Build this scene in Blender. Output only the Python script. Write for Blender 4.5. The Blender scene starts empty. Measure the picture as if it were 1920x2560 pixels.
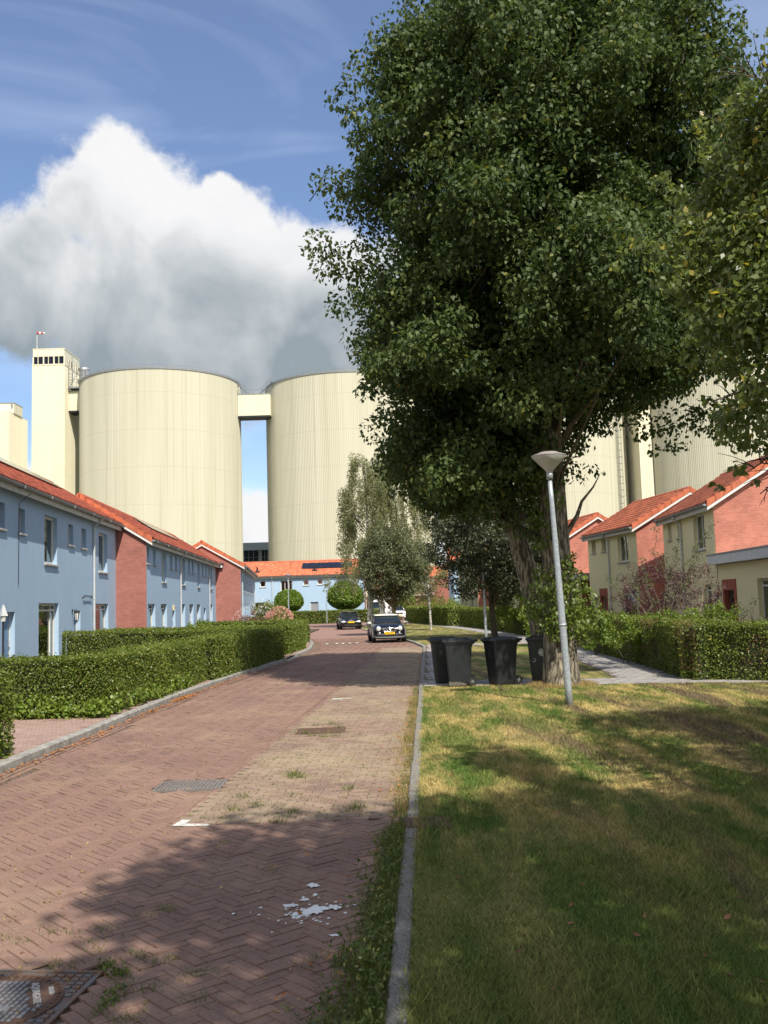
import bpy, math, random
import numpy as np
from math import radians as R, sin, cos, pi, tan, atan2, sqrt
from mathutils import Vector, Matrix
random.seed(7); rng = np.random.default_rng(11)
S = bpy.context.scene; COL = S.collection

# ------------------------------------------------------------ camera / sky / sun
F = 2390.0; TH = R(5.5); EYE = 1.95; RO = R(1.75)
cam = bpy.data.cameras.new('camera'); camo = bpy.data.objects.new('camera', cam); COL.objects.link(camo)
camo.matrix_world = Matrix.Translation((0, 0, EYE)) @ Matrix.Rotation(pi/2+TH, 4, 'X') @ Matrix.Rotation(-RO, 4, 'Z')
cam.sensor_fit = 'VERTICAL'; cam.sensor_height = 34.6; cam.lens = 34.6*F/2560
cam.clip_start = 0.05; cam.clip_end = 3000
S.camera = camo
S.view_settings.view_transform = 'Standard'; S.view_settings.look = 'None'
S.view_settings.exposure = 0.60; S.view_settings.gamma = 1
SUN_AZ = atan2(0.40, -0.915); SUN_EL = R(50)

def ray(px, py):
    a = (px-960)/F; b = (1280-py)/F; dx = a*cos(RO)+b*sin(RO); dy = -a*sin(RO)+b*cos(RO)     # the camera is held slightly rolled
    return Vector((dx, cos(TH)-dy*sin(TH), sin(TH)+dy*cos(TH)))
def sstep(a, b, x):
    t = min(1, max(0, (x-a)/(b-a))); return t*t*(3-2*t)
def gz(x, y): return 0.0
def G(px, py):
    d = ray(px, py); z = 0
    for _ in range(12):
        t = (z-EYE)/d.z; z = 0.5*z + 0.5*gz(d.x*t, d.y*t)
    return Vector((d.x*t, d.y*t, 0))
def at(px, py, Y):
    d = ray(px, py); t = Y/d.y
    return Vector((d.x*t, Y, EYE+d.z*t))

W = bpy.data.worlds.new('World'); S.world = W; W.use_nodes = True
def build_world():
    nt = W.node_tree; nt.nodes.clear(); N = nt.nodes.new; Lk = nt.links.new
    # cloud density group: direction -> density (fine: outline, broad: shading)
    def make_group(fine):
        g = bpy.data.node_groups.new('cloud_density', 'ShaderNodeTree')
        g.interface.new_socket('Dir', in_out='INPUT', socket_type='NodeSocketVector')
        g.interface.new_socket('D', in_out='OUTPUT', socket_type='NodeSocketFloat')
        gi = g.nodes.new('NodeGroupInput'); go = g.nodes.new('NodeGroupOutput')
        lobes = [(-60, 720, 190), (110, 690, 190), (215, 520, 110), (330, 520, 150), (290, 420, 90), (350, 690, 220), (530, 570, 95), (550, 500, 52),
                 (630, 700, 175), (760, 680, 145), (840, 660, 110), (420, 830, 210), (620, 850, 220), (840, 850, 210), (1050, 800, 240), (1300, 760, 220), (230, 800, 130), (60, 800, 110), (-250, 780, 200),
                 (640, 1330, 130), (60, 1215, 55), (500, 1400, 200), (1300, 1400, 260), (1700, 1380, 200), (-300, 1380, 250), (2300, 900, 300), (2700, 1100, 300)]
        # unseen clouds added across the rest of the sky to brighten the shade
        extra = [((-0.9, 0.1, 0.45), .42), ((0.9, -.3, .4), .40), ((-.2, -.9, .4), .42), ((-.7, -.7, .3), .4), ((.95, .2, .35), .32), ((-.5, -.3, .8), .42), ((.5, -.9, .15), .45), ((.2, -.5, .85), .4), ((-1, -.2, .15), .4), ((1, -.1, .7), .35)]
        last = None
        def lobe(c, r):
            nonlocal last
            d = g.nodes.new('ShaderNodeVectorMath'); d.operation = 'DISTANCE'; g.links.new(gi.outputs[0], d.inputs[0]); d.inputs[1].default_value = c
            m = g.nodes.new('ShaderNodeMath'); m.operation = 'DIVIDE'; g.links.new(d.outputs['Value'], m.inputs[0]); m.inputs[1].default_value = r
            m3 = g.nodes.new('ShaderNodeMath'); m3.operation = 'SUBTRACT'; m3.inputs[0].default_value = 1; g.links.new(m.outputs[0], m3.inputs[1])
            if last is None: last = m3
            else:
                mx = g.nodes.new('ShaderNodeMath'); mx.operation = 'SMOOTH_MAX'; mx.inputs[2].default_value = 0.12
                g.links.new(last.outputs[0], mx.inputs[0]); g.links.new(m3.outputs[0], mx.inputs[1]); last = mx
        for px, py, r in lobes:
            d = ray(px, py); l = d.length; d.normalize(); lobe(tuple(d), r/F/l*1.05)
        for c, r in extra:
            c = Vector(c).normalized(); lobe(tuple(c), r)
        def noise(scale, detail, rough, amp, prev):
            n = g.nodes.new('ShaderNodeTexNoise'); n.inputs['Scale'].default_value = scale; n.inputs['Detail'].default_value = detail
            n.inputs['Roughness'].default_value = rough; g.links.new(gi.outputs[0], n.inputs['Vector'])
            a = g.nodes.new('ShaderNodeMath'); a.operation = 'SUBTRACT'; g.links.new(n.outputs[0], a.inputs[0]); a.inputs[1].default_value = 0.5
            b = g.nodes.new('ShaderNodeMath'); b.operation = 'MULTIPLY_ADD'; g.links.new(a.outputs[0], b.inputs[0]); b.inputs[1].default_value = amp; g.links.new(prev.outputs[0], b.inputs[2])
            return b
        o = noise(6.0, 10 if fine else 3, .62, 2.0, last)
        if fine: o = noise(30, 6, .65, .7, o)
        g.links.new(o.outputs[0], go.inputs[0])
        return g
    g = make_group(True); g2 = make_group(False)
    tc = N('ShaderNodeTexCoord')
    sky = N('ShaderNodeTexSky'); sky.sky_type = 'NISHITA'; sky.sun_disc = False
    sky.sun_elevation = SUN_EL; sky.sun_rotation = SUN_AZ; sky.air_density = 1.0; sky.dust_density = 0.6; sky.ozone_density = 2.5
    bg = N('ShaderNodeBackground'); bg.inputs['Strength'].default_value = 0.138
    hs = N('ShaderNodeHueSaturation'); hs.inputs['Saturation'].default_value = 1.08; hs.inputs['Hue'].default_value = 0.507; hs.inputs['Value'].default_value = .76
    Lk(sky.outputs[0], hs.inputs['Color'])
    # thin high wisps
    wn = N('ShaderNodeTexNoise'); wn.inputs['Scale'].default_value = 2.6; wn.inputs['Detail'].default_value = 7; wn.inputs['Distortion'].default_value = 1.2
    mp = N('ShaderNodeMapping'); mp.inputs['Scale'].default_value = (1, 1, 3.2); mp.inputs['Rotation'].default_value = (0, .5, .3); Lk(tc.outputs['Generated'], mp.inputs[0]); Lk(mp.outputs[0], wn.inputs['Vector'])
    wr = N('ShaderNodeMapRange'); wr.inputs[1].default_value = .5; wr.inputs[2].default_value = .85; wr.inputs[3].default_value = 0.04; wr.inputs[4].default_value = .24; Lk(wn.outputs[0], wr.inputs[0])
    wm = N('ShaderNodeMixRGB'); Lk(wr.outputs[0], wm.inputs[0]); Lk(hs.outputs[0], wm.inputs[1]); wm.inputs[2].default_value = (6.5, 7.2, 8.0, 1)
    Lk(wm.outputs[0], bg.inputs['Color'])
    d1 = N('ShaderNodeGroup'); d1.node_tree = g; Lk(tc.outputs['Generated'], d1.inputs[0])
    ad = N('ShaderNodeVectorMath'); ad.operation = 'ADD'; ad.inputs[1].default_value = (.035, 0, .04); Lk(tc.outputs['Generated'], ad.inputs[0])
    d2 = N('ShaderNodeGroup'); d2.node_tree = g2; Lk(ad.outputs[0], d2.inputs[0])
    mk = N('ShaderNodeMapRange'); mk.interpolation_type = 'SMOOTHSTEP'; mk.inputs[1].default_value = -0.04; mk.inputs[2].default_value = .36; Lk(d1.outputs[0], mk.inputs[0])
    sz = N('ShaderNodeSeparateXYZ'); Lk(tc.outputs['Generated'], sz.inputs[0])
    el = N('ShaderNodeMapRange'); el.inputs[1].default_value = .24; el.inputs[2].default_value = .46; el.inputs[3].default_value = .58; el.inputs[4].default_value = -.16; Lk(sz.outputs[2], el.inputs[0])
    e2 = N('ShaderNodeMapRange'); e2.inputs[1].default_value = .14; e2.inputs[2].default_value = .21; Lk(sz.outputs[2], e2.inputs[0])
    em = N('ShaderNodeMath'); em.operation = 'MULTIPLY'; Lk(el.outputs[0], em.inputs[0]); Lk(e2.outputs[0], em.inputs[1])
    sh = N('ShaderNodeMapRange'); sh.inputs[1].default_value = -.1; sh.inputs[2].default_value = .62; sh.inputs[4].default_value = .34; Lk(d2.outputs[0], sh.inputs[0])
    bn = N('ShaderNodeTexNoise'); bn.inputs['Scale'].default_value = 7.5; bn.inputs['Detail'].default_value = 7; bn.inputs['Roughness'].default_value = .55; bn.inputs['Distortion'].default_value = .4; Lk(ad.outputs[0], bn.inputs['Vector'])
    br = N('ShaderNodeMapRange'); br.inputs[1].default_value = .35; br.inputs[2].default_value = .68; br.inputs[3].default_value = -.16; br.inputs[4].default_value = .34; Lk(bn.outputs[0], br.inputs[0])
    el0 = N('ShaderNodeMath'); el0.operation = 'ADD'; Lk(sh.outputs[0], el0.inputs[0]); Lk(br.outputs[0], el0.inputs[1]); sh = el0
    sa = N('ShaderNodeMath'); sa.operation = 'ADD'; sa.use_clamp = True; Lk(sh.outputs[0], sa.inputs[0]); Lk(em.outputs[0], sa.inputs[1])
    cr = N('ShaderNodeValToRGB'); Lk(sa.outputs[0], cr.inputs[0])
    e = cr.color_ramp.elements; e[0].position = 0; e[0].color = (.97, .97, .98, 1); e[1].position = 1; e[1].color = (.33, .39, .43, 1)
    m = e.new(.30); m.color = (.88, .89, .91, 1); m = e.new(.62); m.color = (.60, .64, .67, 1)
    cb = N('ShaderNodeBackground'); Lk(cr.outputs[0], cb.inputs['Color']); cb.inputs['Strength'].default_value = 0.64
    mx = N('ShaderNodeMixShader'); Lk(mk.outputs[0], mx.inputs[0]); Lk(bg.outputs[0], mx.inputs[1]); Lk(cb.outputs[0], mx.inputs[2])
    out = N('ShaderNodeOutputWorld'); Lk(mx.outputs[0], out.inputs[0])
build_world()
sl = bpy.data.lights.new('sun', 'SUN'); sl.energy = 3.9; sl.angle = R(0.53); sl.color = (1, .94, .83)
so = bpy.data.objects.new('sun', sl); COL.objects.link(so)
SD = Vector((.40, -.915, 0)).normalized()*cos(SUN_EL) + Vector((0, 0, sin(SUN_EL)))
so.rotation_euler = (-SD).to_track_quat('-Z', 'Y').to_euler()

# ------------------------------------------------------------ helpers
class MB:
    def __init__(s): s.v = []; s.f = []; s.uv = None
    def add(s, vs, fs):
        b = len(s.v); s.v += [tuple(v) for v in vs]; s.f += [tuple(i+b for i in f) for f in fs]; return s
    def box(s, x0, x1, y0, y1, z0, z1):
        return s.add([(x0,y0,z0),(x1,y0,z0),(x1,y1,z0),(x0,y1,z0),(x0,y0,z1),(x1,y0,z1),(x1,y1,z1),(x0,y1,z1)],
              [(0,3,2,1),(4,5,6,7),(0,1,5,4),(1,2,6,5),(2,3,7,6),(3,0,4,7)])
    def cbox(s, x0, x1, y0, y1, z0, z1, c=.01):   # box with chamfered top
        return s.add([(x0,y0,z0),(x1,y0,z0),(x1,y1,z0),(x0,y1,z0),(x0,y0,z1-c),(x1,y0,z1-c),(x1,y1,z1-c),(x0,y1,z1-c),
                      (x0+c,y0+c,z1),(x1-c,y0+c,z1),(x1-c,y1-c,z1),(x0+c,y1-c,z1)],
              [(0,3,2,1),(0,1,5,4),(1,2,6,5),(2,3,7,6),(3,0,4,7),(4,5,9,8),(5,6,10,9),(6,7,11,10),(7,4,8,11),(8,9,10,11)])
    def prism(s, poly, d):      # poly = 3d points, extruded by vector d
        n = len(poly); d = Vector(d); a = [Vector(p) for p in poly]; b = [p+d for p in a]
        fs = [tuple(range(n-1, -1, -1)), tuple(range(n, 2*n))] + [(i, (i+1) % n, n+(i+1) % n, n+i) for i in range(n)]
        return s.add(a+b, fs)
    def tube(s, pts, rad, n=8, cap=True):
        pts = [Vector(p) for p in pts]; 
        if not hasattr(rad, '__len__'): rad = [rad]*len(pts)
        vs = []; up = None
        for i, p in enumerate(pts):
            t = (pts[min(i+1, len(pts)-1)]-pts[max(i-1, 0)]).normalized()
            if up is None: up = Vector((1, 0, 0)) if abs(t.x) < .8 else Vector((0, 1, 0))
            a = (up - t*up.dot(t)).normalized(); b = t.cross(a); up = a
            for k in range(n):
                q = 2*pi*k/n; vs.append(p + (a*cos(q)+b*sin(q))*rad[i])
        fs = []
        for i in range(len(pts)-1):
            for k in range(n):
                k2 = (k+1) % n; fs.append((i*n+k, i*n+k2, (i+1)*n+k2, (i+1)*n+k))
        if cap: fs.append(tuple(range(n-1, -1, -1))); m = (len(pts)-1)*n; fs.append(tuple(range(m, m+n)))
        return s.add(vs, fs)
    def lathe(s, prof, n=20, c=(0,0,0), axis='Z'):
        vs = []
        for r, z in prof:
            for k in range(n):
                q = 2*pi*k/n; p = (r*cos(q), r*sin(q), z)
                if axis == 'X': p = (p[2], p[0], p[1])
                if axis == 'Y': p = (p[0], p[2], p[1])
                vs.append((p[0]+c[0], p[1]+c[1], p[2]+c[2]))
        fs = []
        for i in range(len(prof)-1):
            for k in range(n):
                k2 = (k+1) % n; fs.append((i*n+k, i*n+k2, (i+1)*n+k2, (i+1)*n+k))
        return s.add(vs, fs)
    def rot(s, deg, c=(0, 0), start=0):
        a = R(deg)
        for i in range(start, len(s.v)):
            x, y, z = s.v[i]; x -= c[0]; y -= c[1]; s.v[i] = (c[0]+x*cos(a)-y*sin(a), c[1]+x*sin(a)+y*cos(a), z)
        return s
    def build(s, name, mat, parent=None, smooth=False, loc=None):
        me = bpy.data.meshes.new(name); me.from_pydata(s.v, [], s.f); me.update()
        return link(me, name, mat, parent, smooth, loc)
def link(me, name, mat, parent=None, smooth=False, loc=None):
    if mat: me.materials.append(mat)
    if smooth: me.polygons.foreach_set('use_smooth', [True]*len(me.polygons))
    o = bpy.data.objects.new(name, me); COL.objects.link(o)
    if parent: o.parent = parent
    if loc is not None: o.location = loc
    return o
def npmesh(name, V, nper, mat, parent=None, attr=None, smooth=False):
    """V (M*nper,3): M separate polygons with nper corners each"""
    M = len(V)//nper; me = bpy.data.meshes.new(name)
    me.vertices.add(M*nper); me.vertices.foreach_set('co', np.ascontiguousarray(V, dtype=np.float32).ravel())
    me.loops.add(M*nper); me.loops.foreach_set('vertex_index', np.arange(M*nper, dtype=np.int32))
    me.polygons.add(M); me.polygons.foreach_set('loop_start', np.arange(0, M*nper, nper, dtype=np.int32))
    me.update(calc_edges=True)
    if attr is not None:
        a = me.attributes.new('rnd', 'FLOAT', 'POINT'); a.data.foreach_set('value', np.repeat(attr, nper).astype(np.float32))
    return link(me, name, mat, parent, smooth)
def grid(name, P, mat, parent=None, smooth=True, attr=None):
    """P (a,b,3) grid of points"""
    a, b = P.shape[:2]; idx = np.arange(a*b).reshape(a, b)
    q = np.stack([idx[:-1, :-1], idx[:-1, 1:], idx[1:, 1:], idx[1:, :-1]], -1).reshape(-1, 4)
    me = bpy.data.meshes.new(name); me.vertices.add(a*b); me.vertices.foreach_set('co', P.astype(np.float32).ravel())
    me.loops.add(q.size); me.loops.foreach_set('vertex_index', q.astype(np.int32).ravel())
    me.polygons.add(len(q)); me.polygons.foreach_set('loop_start', np.arange(0, q.size, 4, dtype=np.int32)); me.update(calc_edges=True)
    if attr is not None:
        at_ = me.attributes.new('rnd', 'FLOAT', 'POINT'); at_.data.foreach_set('value', attr.astype(np.float32).ravel())
    return link(me, name, mat, parent, smooth)
def empty(name, loc, rz=0):
    o = bpy.data.objects.new(name, None); COL.objects.link(o); o.location = loc; o.rotation_euler = (0, 0, rz); o.empty_display_size = .3; return o
def tag(o, label=None, cat=None, group=None, kind=None):
    if label: o['label'] = label
    if cat: o['category'] = cat
    if group: o['group'] = group
    if kind: o['kind'] = kind
    return o
def copy_tree(o, parent=None):
    c = o.copy(); COL.objects.link(c); c.parent = parent
    for ch in list(o.children): copy_tree(ch, c)
    return c

# ------------------------------------------------------------ materials
MATS = {}
def mat(name, col=(.5,.5,.5), rough=.7, metal=0, spec=.5, noise=0, nscale=5, col2=None, bump=0, bscale=30, coord='Object', nstretch=(1,1,1), rnd=0, emit=None, ramp=(.35, .65), coat=0):
    if name in MATS: return MATS[name]
    m = bpy.data.materials.new(name); m.use_nodes = True; nt = m.node_tree; b = nt.nodes['Principled BSDF']; N = nt.nodes.new; L = nt.links.new
    b.inputs['Roughness'].default_value = rough; b.inputs['Metallic'].default_value = metal; b.inputs['Specular IOR Level'].default_value = spec
    b.inputs['Coat Weight'].default_value = coat
    b.inputs['Base Color'].default_value = (*col, 1)
    tc = N('ShaderNodeTexCoord'); src = tc.outputs[coord]
    cur = None
    if col2 or noise:
        c2 = col2 or tuple(c*(1-noise) for c in col)
        mp = N('ShaderNodeMapping'); mp.inputs['Scale'].default_value = nstretch; L(src, mp.inputs[0])
        n = N('ShaderNodeTexNoise'); n.inputs['Scale'].default_value = nscale; n.inputs['Detail'].default_value = 6; n.inputs['Roughness'].default_value = .6; L(mp.outputs[0], n.inputs['Vector'])
        r = N('ShaderNodeMapRange'); r.inputs[1].default_value = ramp[0]; r.inputs[2].default_value = ramp[1]; L(n.outputs[0], r.inputs[0])
        x = N('ShaderNodeMixRGB'); x.inputs[1].default_value = (*col, 1); x.inputs[2].default_value = (*c2, 1); L(r.outputs[0], x.inputs[0]); cur = x
        L(x.outputs[0], b.inputs['Base Color'])
    if rnd:
        a = N('ShaderNodeAttribute'); a.attribute_name = 'rnd'
        r = N('ShaderNodeMapRange'); r.inputs[3].default_value = 1-rnd; r.inputs[4].default_value = 1+rnd; L(a.outputs['Fac'], r.inputs[0])
        v = N('ShaderNodeMixRGB'); v.blend_type = 'MULTIPLY'; v.inputs[0].default_value = 1
        if cur: L(cur.outputs[0], v.inputs[1])
        else: v.inputs[1].default_value = (*col, 1)
        L(r.outputs[0], v.inputs[2]); L(v.outputs[0], b.inputs['Base Color']); cur = v
    if bump:
        n = N('ShaderNodeTexNoise'); n.inputs['Scale'].default_value = bscale; n.inputs['Detail'].default_value = 5; L(src, n.inputs['Vector'])
        bp = N('ShaderNodeBump'); bp.inputs['Strength'].default_value = bump; bp.inputs['Distance'].default_value = .02; L(n.outputs[0], bp.inputs['Height']); L(bp.outputs[0], b.inputs['Normal'])
    if emit:
        b.inputs['Emission Color'].default_value = (*emit[:3], 1); b.inputs['Emission Strength'].default_value = emit[3]
    MATS[name] = m; return m
def leafmat(name, c1, c2, c3=None, trans=.3, rough=.5, spec=.45):
    """c1..c2 by per-leaf value, c3 = colour of the odd leaf"""
    if name in MATS: return MATS[name]
    m = bpy.data.materials.new(name); m.use_nodes = True; nt = m.node_tree; b = nt.nodes['Principled BSDF']; N = nt.nodes.new; L = nt.links.new
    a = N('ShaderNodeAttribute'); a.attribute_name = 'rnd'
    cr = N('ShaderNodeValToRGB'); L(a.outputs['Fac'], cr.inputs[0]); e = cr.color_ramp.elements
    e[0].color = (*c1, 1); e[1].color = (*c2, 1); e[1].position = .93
    if c3: k = e.new(.97); k.color = (*c3, 1)
    L(cr.outputs[0], b.inputs['Base Color']); b.inputs['Roughness'].default_value = rough; b.inputs['Specular IOR Level'].default_value = spec
    t = N('ShaderNodeBsdfTranslucent'); h = N('ShaderNodeHueSaturation'); h.inputs['Value'].default_value = 1.5; h.inputs['Saturation'].default_value = 1.15; h.inputs['Hue'].default_value = .49
    L(cr.outputs[0], h.inputs['Color']); L(h.outputs[0], t.inputs['Color'])
    x = N('ShaderNodeMixShader'); x.inputs[0].default_value = trans; L(b.outputs[0], x.inputs[1]); L(t.outputs[0], x.inputs[2])
    L(x.outputs[0], nt.nodes['Material Output'].inputs[0]); MATS[name] = m; return m
def brickmat(name, c1, c2, mortar, bw=.21, rh=.063, ms=.006, axes='yz', vary=.5):
    if name in MATS: return MATS[name]
    m = bpy.data.materials.new(name); m.use_nodes = True; nt = m.node_tree; b = nt.nodes['Principled BSDF']; N = nt.nodes.new; L = nt.links.new
    tc = N('ShaderNodeTexCoord'); sp = N('ShaderNodeSeparateXYZ'); cb = N('ShaderNodeCombineXYZ'); L(tc.outputs['Object'], sp.inputs[0])
    L(sp.outputs['XYZ'.index(axes[0].upper())], cb.inputs[0]); L(sp.outputs['XYZ'.index(axes[1].upper())], cb.inputs[1])
    br = N('ShaderNodeTexBrick'); br.inputs['Scale'].default_value = 1; br.inputs['Brick Width'].default_value = bw; br.inputs['Row Height'].default_value = rh
    br.inputs['Mortar Size'].default_value = ms; br.inputs['Color1'].default_value = (*c1, 1); br.inputs['Color2'].default_value = (*c2, 1); br.inputs['Mortar'].default_value = (*mortar, 1)
    br.inputs['Mortar Smooth'].default_value = .3; L(cb.outputs[0], br.inputs['Vector'])
    n = N('ShaderNodeTexNoise'); n.inputs['Scale'].default_value = 1.1; n.inputs['Detail'].default_value = 8; n.inputs['Roughness'].default_value = .7; L(tc.outputs['Object'], n.inputs['Vector'])
    r = N('ShaderNodeMapRange'); r.inputs[1].default_value = .3; r.inputs[2].default_value = .7; r.inputs[3].default_value = 1-vary*.5; r.inputs[4].default_value = 1+vary*.35; L(n.outputs[0], r.inputs[0])
    v = N('ShaderNodeMixRGB'); v.blend_type = 'MULTIPLY'; v.inputs[0].default_value = 1; L(br.outputs[0], v.inputs[1]); L(r.outputs[0], v.inputs[2]); L(v.outputs[0], b.inputs['Base Color'])
    bp = N('ShaderNodeBump'); bp.inputs['Strength'].default_value = .5; bp.inputs['Distance'].default_value = .01; bp.invert = True; L(br.outputs['Fac'], bp.inputs['Height']); L(bp.outputs[0], b.inputs['Normal'])
    b.inputs['Roughness'].default_value = .85; MATS[name] = m; return m
def glassmat():
    m = bpy.data.materials.new('window_glass'); m.use_nodes = True; nt = m.node_tree; nt.nodes.clear(); N = nt.nodes.new; L = nt.links.new
    g = N('ShaderNodeBsdfGlossy'); g.inputs['Roughness'].default_value = .02; g.inputs['Color'].default_value = (.85, .9, .92, 1)
    t = N('ShaderNodeBsdfTransparent'); t.inputs['Color'].default_value = (.75, .8, .8, 1)
    f = N('ShaderNodeFresnel'); f.inputs['IOR'].default_value = 1.7
    a = N('ShaderNodeMath'); a.operation = 'ADD'; a.use_clamp = True; a.inputs[1].default_value = .12; L(f.outputs[0], a.inputs[0])
    x = N('ShaderNodeMixShader'); L(a.outputs[0], x.inputs[0]); L(t.outputs[0], x.inputs[1]); L(g.outputs[0], x.inputs[2])
    o = N('ShaderNodeOutputMaterial'); L(x.outputs[0], o.inputs[0]); return m

def facade_mat(name, c, c2, stain):
    m = bpy.data.materials.new(name); m.use_nodes = True; nt = m.node_tree; b = nt.nodes['Principled BSDF']; N = nt.nodes.new; L = nt.links.new
    tc = N('ShaderNodeTexCoord'); n = N('ShaderNodeTexNoise'); n.inputs['Scale'].default_value = .8; n.inputs['Detail'].default_value = 9; n.inputs['Roughness'].default_value = .65; L(tc.outputs['Object'], n.inputs['Vector'])
    r = N('ShaderNodeMapRange'); r.inputs[1].default_value = .35; r.inputs[2].default_value = .68; L(n.outputs[0], r.inputs[0])
    x = N('ShaderNodeMixRGB'); x.inputs[1].default_value = (*c, 1); x.inputs[2].default_value = (*c2, 1); L(r.outputs[0], x.inputs[0])
    mp = N('ShaderNodeMapping'); mp.inputs['Scale'].default_value = (5, 5, .35); L(tc.outputs['Object'], mp.inputs[0])
    n2 = N('ShaderNodeTexNoise'); n2.inputs['Scale'].default_value = 1; n2.inputs['Detail'].default_value = 6; L(mp.outputs[0], n2.inputs['Vector'])
    r2 = N('ShaderNodeMapRange'); r2.inputs[1].default_value = .52; r2.inputs[2].default_value = .8; r2.inputs[4].default_value = .55; L(n2.outputs[0], r2.inputs[0])
    x2 = N('ShaderNodeMixRGB'); x2.inputs[2].default_value = (*stain, 1); L(r2.outputs[0], x2.inputs[0]); L(x.outputs[0], x2.inputs[1]); L(x2.outputs[0], b.inputs['Base Color'])
    n3 = N('ShaderNodeTexNoise'); n3.inputs['Scale'].default_value = 60; n3.inputs['Detail'].default_value = 3; L(tc.outputs['Object'], n3.inputs['Vector'])
    bp = N('ShaderNodeBump'); bp.inputs['Strength'].default_value = .35; bp.inputs['Distance'].default_value = .01; L(n3.outputs[0], bp.inputs['Height']); L(bp.outputs[0], b.inputs['Normal'])
    b.inputs['Roughness'].default_value = .9; b.inputs['Specular IOR Level'].default_value = .2; MATS[name] = m; return m
M_BLUE = facade_mat('blue_render', (.375, .51, .665), (.41, .545, .69), (.30, .425, .57))
M_OLIVE = facade_mat('olive_render', (.78, .71, .43), (.82, .75, .46), (.68, .62, .37))
M_BRICK = brickmat('red_brick', (.40, .145, .11), (.32, .11, .085), (.38, .21, .18))
M_BRICKR = brickmat('orange_brick', (.52, .185, .125), (.43, .14, .095), (.50, .27, .21))
M_TILE = mat('roof_tile', (.62, .185, .088), .55, rnd=.28, noise=.3, nscale=2.5, spec=.35)
M_TILEL = mat('red_roof_tile', (.52, .135, .075), .6, rnd=.3, noise=.35, nscale=2.5, spec=.3)
M_TILE2 = mat('verge_tile', (.60, .16, .07), .6, rnd=0, noise=.35, nscale=4)
M_WHITE = mat('white_paint', (.78, .77, .73), .5, noise=.12, nscale=3)
M_CREAM = mat('cream_paint', (.62, .60, .53), .6, noise=.18, nscale=3)
M_FRAME = mat('window_frame', (.72, .70, .63), .45, noise=.08, nscale=6)
M_ZINC = mat('zinc', (.36, .38, .39), .5, .3, noise=.3, nscale=3)
M_PIPE = mat('grey_plastic_pipe', (.55, .57, .58), .5, noise=.15, nscale=3)
M_GLASS = glassmat()
M_CURT = mat('curtain', (.80, .80, .76), .9, noise=.2, nscale=8, nstretch=(12, 12, .3))
M_BLUEDOOR = mat('blue_door', (.16, .27, .42), .45)
M_GREYDOOR = mat('grey_door', (.28, .29, .31), .5)
M_REDFR = mat('rust_red_render', (.36, .10, .06), .85, noise=.25, nscale=3)
M_DARK = mat('dark_metal', (.03, .03, .035), .45, .3)
M_SOLAR = mat('solar_cell', (.008, .011, .022), .12, .1, spec=.6)
M_CONC = mat('concrete', (.40, .385, .35), .9, noise=.45, nscale=7, bump=.5, bscale=60)
M_LCONC = mat('light_concrete', (.47, .46, .44), .9, noise=.3, nscale=2)
M_GALV = mat('galvanised_steel', (.46, .50, .53), .42, .35, col2=(.33, .37, .40), nscale=28, ramp=(.4, .6))
M_BARK = mat('bark', (.36, .31, .22), .95, col2=(.06, .05, .038), nscale=17, nstretch=(1, 1, .22), bump=1.0, bscale=26, ramp=(.38, .58))
M_BARK2 = mat('brown_bark', (.15, .125, .09), .95, col2=(.06, .05, .035), nscale=14, nstretch=(1, 1, .3), bump=.6)
M_BIRCH = mat('birch_bark', (.50, .48, .43), .85, col2=(.09, .085, .075), nscale=5, nstretch=(1, 1, 2.2), ramp=(.45, .62))
M_RUB = mat('rubber', (.018, .018, .018), .8)
M_SOIL = mat('garden_soil', (.10, .075, .05), .95, noise=.5, nscale=2, bump=.4)

# leaves
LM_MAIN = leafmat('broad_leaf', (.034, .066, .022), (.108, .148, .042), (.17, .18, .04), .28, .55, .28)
LM_NEAR = leafmat('olive_leaf', (.085, .125, .035), (.20, .24, .07), (.42, .36, .08), .45, .42, .5)
LM_HEDGE = leafmat('hedge_leaf', (.085, .13, .022), (.25, .29, .05), (.34, .30, .08), .30, .45, .45)
LM_HEDGEY = leafmat('bright_leaf', (.10, .16, .02), (.20, .27, .04), None, .3, .45)
LM_BIRCH = leafmat('birch_leaf', (.12, .14, .06), (.26, .27, .12), (.34, .32, .12), .35, .5)
LM_OAK = leafmat('dull_leaf', (.07, .088, .04), (.17, .185, .085), (.18, .16, .06), .2, .5)
LM_DARK = leafmat('dark_leaf', (.030, .042, .022), (.085, .10, .045), (.12, .12, .04), .15, .5)
LM_GLOBE = leafmat('fresh_leaf', (.075, .135, .012), (.19, .28, .03), None, .28, .42)
LM_PURP = leafmat('purple_leaf', (.055, .028, .03), (.16, .075, .072), (.24, .13, .10), .25, .5)
LM_DRY = leafmat('dry_leaf', (.30, .11, .03), (.45, .20, .06), (.5, .35, .1), .1, .8)
LM_DRY2 = leafmat('old_dead_leaf', (.14, .06, .03), (.28, .13, .06), (.4, .2, .1), .1, .8)
LM_WEED = leafmat('weed_leaf', (.055, .10, .02), (.16, .185, .045), (.38, .34, .12), .25, .6)
LM_PINK = leafmat('pink_petal', (.60, .28, .22), (.72, .45, .36), None, .2, .6)
LM_WHT = leafmat('white_petal', (.6, .58, .55), (.75, .74, .7), None, .2, .6)
LM_BROWN = leafmat('brown_leaf', (.16, .07, .05), (.30, .16, .10), None, .2, .6)

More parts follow.
